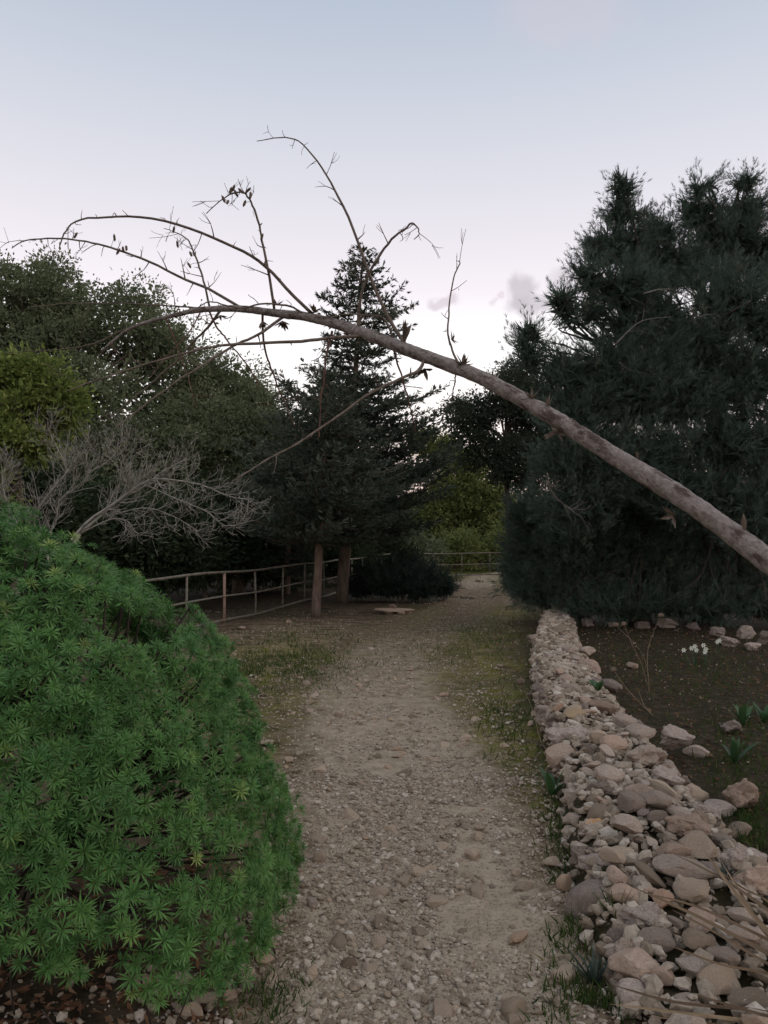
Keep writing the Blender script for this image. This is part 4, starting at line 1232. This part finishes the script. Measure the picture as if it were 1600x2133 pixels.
TL = smooth_line(TPf, NT); TRr = np.interp(np.linspace(0, 1, NT), np.linspace(0, 1, len(TRf)), TRf)
bumps = 1 + .05 * np.sin(np.linspace(0, 60, NT)) * vnoise(np.arange(NT) * .07, np.zeros(NT), 3) + .035 * (fbm(np.arange(NT) * .8, np.zeros(NT), 5, 3) - .5) * 2
part('trunk', *tube(TL, TRr * bumps, 28, .12), M['dead_trunk'], dead, True)
def trunk_r(px): return float(np.interp(px, [t[0] for t in tr][::-1], TR[::-1]))
branches = [  # px polyline, start and end radius px, depth change to the tip, twigs, material
    ([(652, 655), (600, 605), (560, 560), (520, 530), (470, 507), (400, 478), (330, 458), (260, 450), (200, 453), (160, 460), (140, 478), (130, 497), (124, 518)], 4.2, 1.3, -.5, 16, 'dead_branch'),
    ([(500, 640), (440, 605), (380, 580), (310, 545), (250, 522), (200, 508), (150, 498), (90, 497), (50, 502), (25, 517)], 3.8, 1.3, .4, 18, 'dead_branch'),
    ([(572, 648), (562, 580), (548, 510), (540, 470), (528, 430), (515, 408), (500, 400), (480, 405), (455, 420), (430, 445)], 3.4, 1.0, -.3, 16, 'dead_branch'),
    ([(437, 642), (425, 590), (410, 540), (395, 505), (380, 490), (362, 482), (342, 476)], 2.8, .9, .3, 14, 'dead_branch'),
    ([(848, 722), (820, 680), (790, 620), (765, 560), (745, 500), (715, 430), (690, 380), (660, 335), (630, 300), (605, 288), (570, 287), (535, 295)], 4.6, 1.0, .6, 13, 'dead_branch'),
    ([(747, 688), (748, 640), (757, 600), (775, 560), (795, 525), (820, 495), (845, 475), (858, 465), (870, 475), (873, 490), (862, 498)], 4.2, 1.0, -.4, 12, 'dead_branch'),
    ([(978, 782), (960, 765), (945, 735), (935, 700), (934, 660), (940, 610), (950, 565), (958, 548), (953, 543)], 3.2, 1.2, .2, 7, 'dead_branch'),
    ([(950, 765), (947, 800), (941, 832)], 2.2, 1.2, .1, 2, 'dark_twig'),
    ([(822, 712), (800, 664), (760, 656), (720, 655), (680, 662)], 2.6, 1.4, -.15, 3, 'dead_branch'),
    ([(642, 660), (610, 640), (580, 635), (545, 633), (505, 641), (470, 636), (440, 628), (415, 640), (395, 650)], 2.6, 1.2, -.2, 9, 'dead_branch'),
    ([(758, 700), (700, 703), (640, 710), (560, 714), (480, 718), (420, 728), (350, 745), (280, 765), (200, 792), (140, 815)], 4.6, 1.2, -.9, 9, 'dead_branch'),
    ([(590, 660), (540, 695), (490, 718), (440, 750), (390, 780), (340, 815), (280, 860), (235, 895)], 4.0, 1.2, -.9, 5, 'dead_branch'),
    ([(458, 648), (430, 685), (400, 715), (370, 750), (320, 795), (260, 845), (210, 885)], 3.4, 1.0, .5, 6, 'dead_branch'),
    ([(436, 648), (450, 680), (470, 705), (490, 730), (515, 760), (530, 785), (541, 812)], 2.4, 1.0, -.4, 5, 'dark_twig'),
    ([(547, 655), (548, 700), (555, 740), (570, 780), (580, 810), (595, 840), (612, 888)], 3.2, 1.1, .3, 7, 'dark_twig'),
    ([(692, 690), (680, 740), (675, 790), (668, 840), (664, 912)], 3.2, 1.3, -.2, 3, 'dark_twig'),
    ([(885, 745), (872, 772), (830, 790), (770, 820), (700, 870), (640, 910), (580, 945), (520, 980), (488, 1002)], 4.4, 1.4, -.8, 4, 'dead_branch'),
    ([(818, 722), (835, 780), (850, 830), (862, 880), (868, 906)], 2.8, 1.1, .3, 2, 'dark_twig'),
    ([(470, 646), (400, 640), (330, 635), (250, 632), (150, 632), (60, 641)], 2.4, 1.0, .6, 6, 'dead_branch'),
    ([(345, 660), (360, 700), (378, 745), (396, 800), (408, 850)], 2.2, .9, -.3, 5, 'dark_twig'),
    ([(700, 685), (690, 710), (664, 745), (648, 752)], 1.6, .8, .2, 2, 'dark_twig'),
    ([(300, 672), (250, 690), (180, 720), (90, 730), (10, 735)], 2.0, .9, .3, 5, 'dead_branch'),
    ([(420, 646), (395, 690), (350, 740), (310, 790)], 1.8, .8, -.4, 4, 'dark_twig')]
rs = np.random.default_rng(31)
branch_pts = []
for pts, ra, rb, dz, ntw, mt in branches:
    Y0 = tdepth(pts[0][0])
    L_ = px_line(pts, Y0, Y0 + dz, 34)
    kk = np.clip(np.arange(34) / 6, 0, 1)[:, None]
    L_ = L_ + kk * np.stack([fbm(np.arange(34) * .45 + rs.random() * 90, np.full(34, 3.3 * c_), 7, 3) - .5 for c_ in range(3)], -1) * .014 + kk * rs.normal(0, .0010, (34, 3))
    r_ = np.linspace(ra, rb, 34) * Y0 / F_PX * .88
    branch_pts.append(L_)
    br = part('branch', *tube(L_, r_, 6, .12, seed=rs.random() * 9), M[mt], dead, True)
    for q in range(ntw):
        i = int(np.clip((.12 + .86 * (q + rs.random() * .8) / max(1, ntw)) * 33, 2, 32))
        tg = L_[i + 1] - L_[i - 1]; tg /= np.linalg.norm(tg)
        sd_ = rs.normal(size=3) * np.array([1, .6, 1]); sd_ -= tg * (sd_ @ tg); sd_ /= np.linalg.norm(sd_)
        ln_ = (.03 + .20 * rs.random() ** 1.6) * (1.25 if i > 22 else .85)
        d = sd_ * .85 + tg * rs.uniform(.1, .7); d /= np.linalg.norm(d)
        tw = part('twig', *tube(smooth_line([L_[i], L_[i] + d * ln_ * .5 + rs.normal(0, .006, 3), L_[i] + d * ln_ + rs.normal(0, .02, 3)], 5), np.linspace(max(r_[i] * .55, .0022), .0016, 5), 4), M[mt], dead, True)
        tw.parent = br
        if ln_ > .10:
            m_ = L_[i] + d * ln_ * .55
            for f_ in range(2 if ln_ > .15 else 1):
                d2 = d + rs.normal(0, .6, 3); d2 /= np.linalg.norm(d2)
                t2_ = part('twig', *tube(smooth_line([m_, m_ + d2 * ln_ * .25 + rs.normal(0, .005, 3), m_ + d2 * ln_ * .5], 4), np.linspace(.0019, .0013, 4), 4), M[mt], dead, True)
                t2_.parent = br
def bract(c, axis_, n_, l, w, mt, name='dry_bract', spread=(25, 85)):
    r = rs; Vs, Fs, off = [], [], 0
    for i in range(n_):
        th = R(r.uniform(*spread)); ph = i * 2.4 + r.normal(0, .3); L_ = l * r.uniform(.7, 1.15)
        pts = []
        for s_, ww in ((0, .5), (.4, 1.0), (.75, .55)):
            cc = np.array([math.sin(th) * math.cos(ph) * s_ * L_, math.sin(th) * math.sin(ph) * s_ * L_, math.cos(th) * s_ * L_ + .1 * L_ * s_ * s_])
            et = np.array([-math.sin(ph), math.cos(ph), 0]); up_ = np.array([0, 0, .35 * w * ww])
            pts += [cc - et * w * ww / 2 + up_, cc, cc + et * w * ww / 2 + up_]
        tip = np.array([math.sin(th) * math.cos(ph) * L_, math.sin(th) * math.sin(ph) * L_, math.cos(th) * L_ + .12 * L_])
        pts.append(tip)
        Vs.append(np.array(pts))
        Fs.append(np.array([(0, 1, 4), (0, 4, 3), (1, 2, 5), (1, 5, 4), (3, 4, 7), (3, 7, 6), (4, 5, 8), (4, 8, 7), (6, 7, 9), (7, 8, 9)]) + off); off += 10
    v = np.concatenate(Vs); f = np.concatenate(Fs)
    Mx = basis(np.array([axis_], float), np.array([0.]))[0]
    part(name, v @ Mx.T + np.array(c), f, M[mt], dead)
for px, py, ax_, n_, l, mt, off in [(547, 668, (0, 0, -1), 9, .085, 'bract', -.02), (588, 668, (.3, -.2, -1), 11, .09, 'bract', -.02), (655, 652, (0, -.3, 1), 10, .085, 'bract', -.02),
                               (576, 636, (-.1, -.3, 1), 9, .075, 'bract', -.02), (458, 656, (.3, -.3, -1), 6, .07, 'bract', -.02), (940, 708, (.8, -.3, .2), 7, .07, 'bract', 0), (964, 762, (.1, -.3, 1), 12, .095, 'bract', -.02),
                               (843, 712, (.05, -.2, 1), 4, .14, 'bract', -.02), (886, 768, (-.4, -.3, -1), 6, .13, 'bract', -.02), (1108, 832, (-.3, -.3, 1), 8, .10, 'pale_bract', -.03), (1142, 850, (-.1, -.2, 1), 4, .12, 'pale_bract', -.03),
                               (1165, 898, (-1, -.5, -.15), 8, .13, 'bract', -.04), (1330, 958, (-.3, -.2, 1), 5, .08, 'bract', -.05), (1405, 1075, (-.9, -.4, -.2), 6, .13, 'pale_bract', 0), (1552, 1105, (-.25, -.2, 1), 3, .13, 'pale_bract', -.05)]:
    l = l * (.72 if px > 1000 else .9)
    bract(at(px, py, tdepth(px) + off * .7), ax_, n_, l, l * .30, mt, spread=(8, 28) if n_ < 6 else (25, 85))
# seed pods hanging from the upper branches
b = Bag()
pod_v, pod_f = stone_shape(1, 5, 0, .05)
for px, py, dz in [(472, 428, -.3), (480, 433, -.3), (492, 405, -.25), (497, 415, -.25), (505, 405, -.25), (512, 430, -.2), (520, 405, -.2), (524, 412, -.2), (487, 412, -.25), (545, 492, -.15),
                   (370, 490, .3), (378, 520, .25), (405, 540, .2), (412, 540, .2), (404, 566, .2), (195, 527, .35), (268, 528, .3), (286, 552, .3), (276, 556, .3), (292, 549, .3)]:
    c = at(px, py, tdepth(px) + dz)
    BP = np.concatenate(branch_pts); nb_ = BP[np.argmin(np.linalg.norm((BP - c) * np.array([1, .25, 1]), axis=1))]
    c[1] = nb_[1] - .01
    if np.linalg.norm(nb_ - c) > .12: c = nb_ + (c - nb_) * .12 / np.linalg.norm(nb_ - c)
    pod = pod_v.copy(); pod[:, 2] *= 1.0
    taper = 1 - .75 * np.clip(np.abs(pod[:, 2:3]) , 0, 1) ** 1.5
    pod = np.hstack([pod[:, :2] * taper, pod[:, 2:]]) * np.array([.013, .013, .034])
    Mx = basis(np.array([[rs.normal(0, .5), rs.normal(0, .4), 1.]]), np.array([0.]))[0]
    sp_ = part('seed_pod', pod @ Mx.T + c, pod_f, M['bract'], dead)
    st_ = part('stalk', *tube(smooth_line([nb_, (nb_ + c) / 2 + [0, 0, .008], c], 5), .0018, 4), M['dead_branch'], dead, True)
    st_.parent = sp_

# ------------------------------------------------------------------ small plants
def strap_blade(root, d, L_, w, droop, n_=6):
    side = np.cross(d, [0, 0, 1.]); side /= np.linalg.norm(side) + 1e-9
    c = [root + d * L_ * t_ + np.array([0, 0, -droop * L_ * t_ * t_]) for t_ in np.linspace(0, 1, n_)]
    Vs, Fs = [], []
    for i, (p_, t_) in enumerate(zip(c, np.linspace(0, 1, n_))):
        ww = w * math.sin(math.pi * min(.98, .25 + .72 * t_)) * .5
        Vs += [p_ - side * ww + [0, 0, ww * .4], p_, p_ + side * ww + [0, 0, ww * .4]]
    for i in range(n_ - 1):
        a = i * 3
        Fs += [(a, a + 1, a + 4, a + 3), (a + 1, a + 2, a + 5, a + 4)]
    return np.array(Vs), np.array(Fs)
def strap_plant(name, label, p, nl, L_, w, mat='strap', droop=.35, cat='plant', group='strap-leaved plants beside the wall', tilt=(45, 82)):
    t = empty(name, tuple(p)); tag(t, label, cat, group)
    for i in range(nl):
        a = i * 2.4 + rng.normal(0, .3); e_ = R(rng.uniform(*tilt))
        d = np.array([math.cos(a) * math.cos(e_), math.sin(a) * math.cos(e_), math.sin(e_)])
        v, f = strap_blade(np.array(p) + d * [.01, .01, 0], d, L_ * rng.uniform(.7, 1.1), w, droop * rng.uniform(.5, 1.3))
        part('leaf', v, f, M[mat], t, True, {'tint': np.full(len(v), rng.random())})
    return t
def gz(px, py, z=0):
    p = gnd(px, py, z)
    return (p[0], p[1], z + float(height(p[0], p[1])))
strap_plant('strap_leaf_plant', 'green strap-leaved plant growing at the path-side foot of the wall', gz(1152, 1658), 8, .27, .045)
strap_plant('strap_leaf_plant', 'small dark green plant sprouting from the top of the wall', gz(1246, 1440, .27), 7, .17, .06)
strap_plant('strap_leaf_plant', 'dark green plant behind the pitted grey rock on the right soil', gz(1548, 1510), 8, .30, .05)
strap_plant('strap_leaf_plant', 'dark green plant at the right picture edge beside another like it', gz(1592, 1505), 7, .24, .05)
strap_plant('strap_leaf_plant', 'dark green plant on the soil in front of the pitted grey rock', gz(1530, 1592), 9, .28, .045)
strap_plant('strap_leaf_plant', 'dark narrow-leaved tuft at the foot of the wall near the bottom edge', gz(1240, 2055), 22, .16, .012, 'rosemary', .3)
strap_plant('strap_leaf_plant', 'grey-green tuft growing among the wall stones on the right', gz(1512, 1835, .2), 16, .11, .010, 'rosemary', .3)
strap_plant('strap_leaf_plant', 'thin green tuft between the round grey boulder and smaller stones', gz(1280, 1925, .04), 16, .19, .007, 'grass', .25)
# white narcissus
nar = empty('narcissus', gz(1460, 1385)); tag(nar, 'clump of small white flowers on the dark soil under the trees', 'flower')
for i in range(10):
    a = i * 2.4; e_ = R(rng.uniform(60, 85)); d = np.array([math.cos(a) * math.cos(e_), math.sin(a) * math.cos(e_), math.sin(e_)])
    v, f = strap_blade(np.array(nar.location) + d * [.5, .2, 0], d, rng.uniform(.14, .22), .012, .2)
    part('leaf', v, f, M['strap'], nar, True, {'tint': np.full(len(v), .3)})
for px, py in [(1424, 1354), (1440, 1350), (1447, 1346), (1450, 1354), (1465, 1344), (1470, 1352), (1468, 1358), (1494, 1337), (1498, 1334)]:
    c = at(px, py, nar.location[1] + rng.normal(0, .05))
    st = tube(smooth_line([np.array(nar.location) + [(c[0] - nar.location[0]) * .7, 0, 0], c - [0, 0, .03], c], 6), .003, 4)
    part('flower_stalk', *st, M['strap'], nar, True, {'tint': np.full(len(st[0]), .3)})
    Vs, Fs = [], []
    for q in range(6):
        a = q * math.pi / 3; e1 = np.array([math.cos(a), -.35, math.sin(a)]); e2 = np.array([-math.sin(a), 0, math.cos(a)])
        Vs += [c, c + e1 * .018 + e2 * .011, c + e1 * .036, c + e1 * .018 - e2 * .011]; Fs.append((q * 4, q * 4 + 1, q * 4 + 2, q * 4 + 3))
    part('flower', np.array(Vs), np.array(Fs), M['white_petal'], nar, False, {'tint': np.full(24, .6)})
# dry weeds
def dry_weed(label, stems, Y, r=.004, group='dry weed stems'):
    t = empty('dry_weed', tuple(at(*stems[0][0], Y))); tag(t, label, 'weed', group)
    for s in stems:
        L_ = px_line(s, Y, Y + .05, 14); part('stem', *tube(L_, np.linspace(r, r * .5, 14), 5), M['dry_stem'], t, True)
        if len(s) > 3:
            v, f = TINY[0]; part('seed_head', v * .03 + L_[-1], f, M['bract'], t)
dry_weed('tall dry weed with two forked stems on the dark soil behind the wall', [[(1353, 1440), (1348, 1390), (1330, 1350), (1282, 1302)], [(1350, 1410), (1349, 1360), (1360, 1320), (1377, 1282)], [(1353, 1440), (1335, 1380), (1318, 1345), (1300, 1300)]], 8.0)
dry_weed('dry stem lying over the top of the stone wall', [[(1420, 1548), (1360, 1490), (1310, 1440), (1278, 1395)], [(1405, 1530), (1350, 1480), (1330, 1440)]], 6.9, .005)
dry_weed('thin dry grass stem leaning at the path-side edge of the wall', [[(1176, 1600), (1130, 1550), (1110, 1480), (1085, 1420)]], 5.35, .003)
dry_weed('thin dry stem lying on the grassy clearing left of the path', [[(648, 1462), (620, 1410), (592, 1362)]], 7.6, .004)
# fallen dry fronds over the near end of the wall
def frond(label, strips, mat='straw'):
    t = empty('dry_frond', tuple(gz(1640, 1990, .12))); tag(t, label, 'frond', 'dry fronds lying over the near end of the wall')
    for pts, zs, w in strips:
        P_ = smooth_line(np.array([gnd(a, c, z - .09) for (a, c), z in zip(pts, zs)]), 16)
        T_ = np.gradient(P_, axis=0); T_ /= np.linalg.norm(T_, axis=1, keepdims=True)
        s_ = np.cross(T_, np.array([0, -.35, 1.])); s_ /= np.linalg.norm(s_, axis=1, keepdims=True)
        up_ = np.cross(s_, T_)
        ww = w * .5 * np.interp(np.linspace(0, 1, 16), [0, .35, .85, 1], [1, .95, .6, .05])[:, None] * .5
        V_ = np.stack([P_ - s_ * ww + up_ * ww * .6, P_, P_ + s_ * ww + up_ * ww * .6], 1).reshape(-1, 3)
        i = np.arange(15)[:, None] * 3
        F_ = np.concatenate([np.hstack([i, i + 1, i + 4, i + 3]), np.hstack([i + 1, i + 2, i + 5, i + 4])])
        part('leaf_strip', V_, F_, M[mat], t, True, {'tint': np.clip(np.full(len(V_), rng.random()) + rng.normal(0, .1, len(V_)), 0, 1)})
frond('uppermost dry brown frond pointing up over the wall stones', [([(1680, 2010), (1600, 1945), (1530, 1860), (1465, 1772)], (.36, .36, .37, .40), .05), ([(1690, 1985), (1600, 1900), (1500, 1830), (1395, 1775)], (.38, .37, .37, .38), .04),
      ([(1680, 1960), (1600, 1880), (1545, 1850), (1480, 1800)], (.37, .36, .36, .38), .03), ([(1680, 2040), (1590, 1940), (1560, 1890), (1500, 1790)], (.35, .35, .36, .39), .03)])
frond('middle dry straw-coloured frond lying across the wall stones', [([(1690, 2050), (1600, 1990), (1440, 1905), (1310, 1845)], (.30, .31, .33, .33), .045), ([(1690, 2010), (1580, 1950), (1450, 1890), (1340, 1860)], (.32, .33, .33, .33), .035),
      ([(1690, 2060), (1600, 2010), (1500, 1950), (1400, 1895)], (.29, .30, .32, .34), .03), ([(1690, 2070), (1600, 2030), (1500, 2010), (1390, 1968)], (.27, .27, .28, .31), .028)])
frond('lowest long dry frond lying across the bottom right corner', [([(1690, 2130), (1560, 2105), (1400, 2088), (1262, 2048)], (.20, .21, .22, .22), .030), ([(1690, 2160), (1560, 2130), (1420, 2112), (1270, 2092)], (.19, .20, .20, .18), .032),
      ([(1690, 2150), (1600, 2120), (1520, 2095), (1440, 2070)], (.22, .22, .23, .24), .025), ([(1690, 2190), (1560, 2150), (1450, 2130), (1350, 2118)], (.17, .18, .18, .18), .028)])

# dead grey limbs showing on the feathery trees
for lab, lines in [('bare grey dead limb hanging in front of the feathery trees beside the trunk', [[(1140, 985), (1150, 1025), (1180, 1055), (1215, 1062), (1232, 1052)], [(1180, 1055), (1200, 1070), (1215, 1080)]]),
                   ('bare grey limb showing high up in the feathery trees', [[(1340, 612), (1375, 603), (1400, 604), (1420, 612)], [(1280, 720), (1320, 680), (1350, 665), (1400, 660)]]),
                   ('short bare grey limb in the upper right feathery tree', [[(1290, 755), (1310, 770), (1345, 778)], [(1440, 640), (1452, 660), (1478, 655), (1490, 670)]])]:
    t = empty('dead_limb', tuple(at(*lines[0][0], 11.5))); tag(t, lab, 'branch', 'dead limbs in the feathery trees')
    for L0 in lines:
        b = Bag()
        sprout(b, px_line(L0, 11.5, 11.7, 14), .015, .004, 1, np.random.default_rng(len(lab)), (.2, .2, .2), (.4, .35, .25), (.1, .0, .0))
        part('branch', *b.vf(), M['dead_limb'], t, True)

# ------------------------------------------------------------------ grass and litter
def blade_tpl(seed):
    r = np.random.default_rng(seed); b_ = r.uniform(.2, .6); w = .05
    V_ = np.array([(-w, 0, 0), (w, 0, 0), (w * .8, b_ * .25, .5), (-w * .8, b_ * .25, .5), (0, b_, .95), (0, b_, .951)])
    return V_, np.array([(0, 1, 2, 3), (3, 2, 4, 5)])
BL = [blade_tpl(i) for i in range(5)]
gp = []
for px, py, rx, ry, n_ in [(560, 1390, 130, 40, 2600), (660, 1375, 90, 40, 1500), (620, 1330, 150, 22, 1500), (470, 1430, 80, 60, 1400), (960, 1190, 60, 10, 1400), (1000, 1330, 120, 40, 1400), (900, 1350, 120, 40, 900),
                           (1160, 1560, 40, 120, 700), (1180, 1750, 40, 110, 600), (1190, 1950, 45, 120, 700), (1560, 1720, 60, 90, 1100), (1450, 1450, 160, 90, 900), (1540, 1580, 80, 90, 900), (1330, 1370, 90, 50, 400), (1500, 1380, 120, 40, 500), (1050, 1500, 60, 80, 900), (1230, 2100, 90, 50, 700), (560, 2090, 70, 60, 300)]:
    a = rng.normal(0, .6, (n_, 2)); q = np.array([gnd(px + u_ * rx, max(py + v_ * ry, 1160)) for u_, v_ in a]); gp.append(q)
gp = np.concatenate(gp)
x = rng.uniform(-5, 6, 9000); y = rng.uniform(6, 26, 9000)
k = (path_t(x, y) > 1.0) & (fbm(x * .8, y * .8, 15, 3) > .5)
gp = np.vstack([gp, np.stack([x[k], y[k], 0 * x[k]], -1)])
k = (fbm(gp[:, 0] * 3, gp[:, 1] * 3, 19, 3) > .40) & ~in_wall(gp[:, 0], gp[:, 1]); gp = gp[k]
gp[:, 2] = height(gp[:, 0], gp[:, 1]) - .005
n = len(gp)
dirs = np.stack([rng.normal(0, .45, n), rng.normal(0, .45, n), np.ones(n)], -1)
hgt = rng.uniform(.025, .075, n) * (1 + .03 * gp[:, 1])
V, F, T = scatter(BL, gp, dirs, hgt, np.clip(rng.normal(.45, .28, n), 0, 1))
gr = part('grass', V, F, M['grass'], None, False, {'tint': T})
tag(gr, 'short thin grass scattered over the clearing and along the path edges', kind='stuff')
n = 8000
x = np.concatenate([rng.uniform(1.7, 6, n // 2), rng.uniform(-4.5, 3, n // 4), rng.uniform(-1.9, -.3, n // 4)])
y = np.concatenate([rng.uniform(3, 16, n // 2), rng.uniform(7, 20, n // 4), rng.uniform(2.2, 4, n // 4)])
k = ~in_wall(x, y) & (path_t(x, y) > .8); x, y = x[k], y[k]; n = len(x)
V, F, T = scatter([diamond(.05, .022), diamond(.035, .014)], np.stack([x, y, height(x, y) + .012], -1), np.stack([rng.normal(0, 1, n), rng.normal(0, 1, n), rng.normal(0, .25, n)], -1), rng.uniform(.5, 1.2, n))
lt = part('leaf_litter', V, F, M['dead_leaf'], None, False, {'tint': T})
tag(lt, 'brown fallen leaves scattered on the dark soil', kind='stuff')
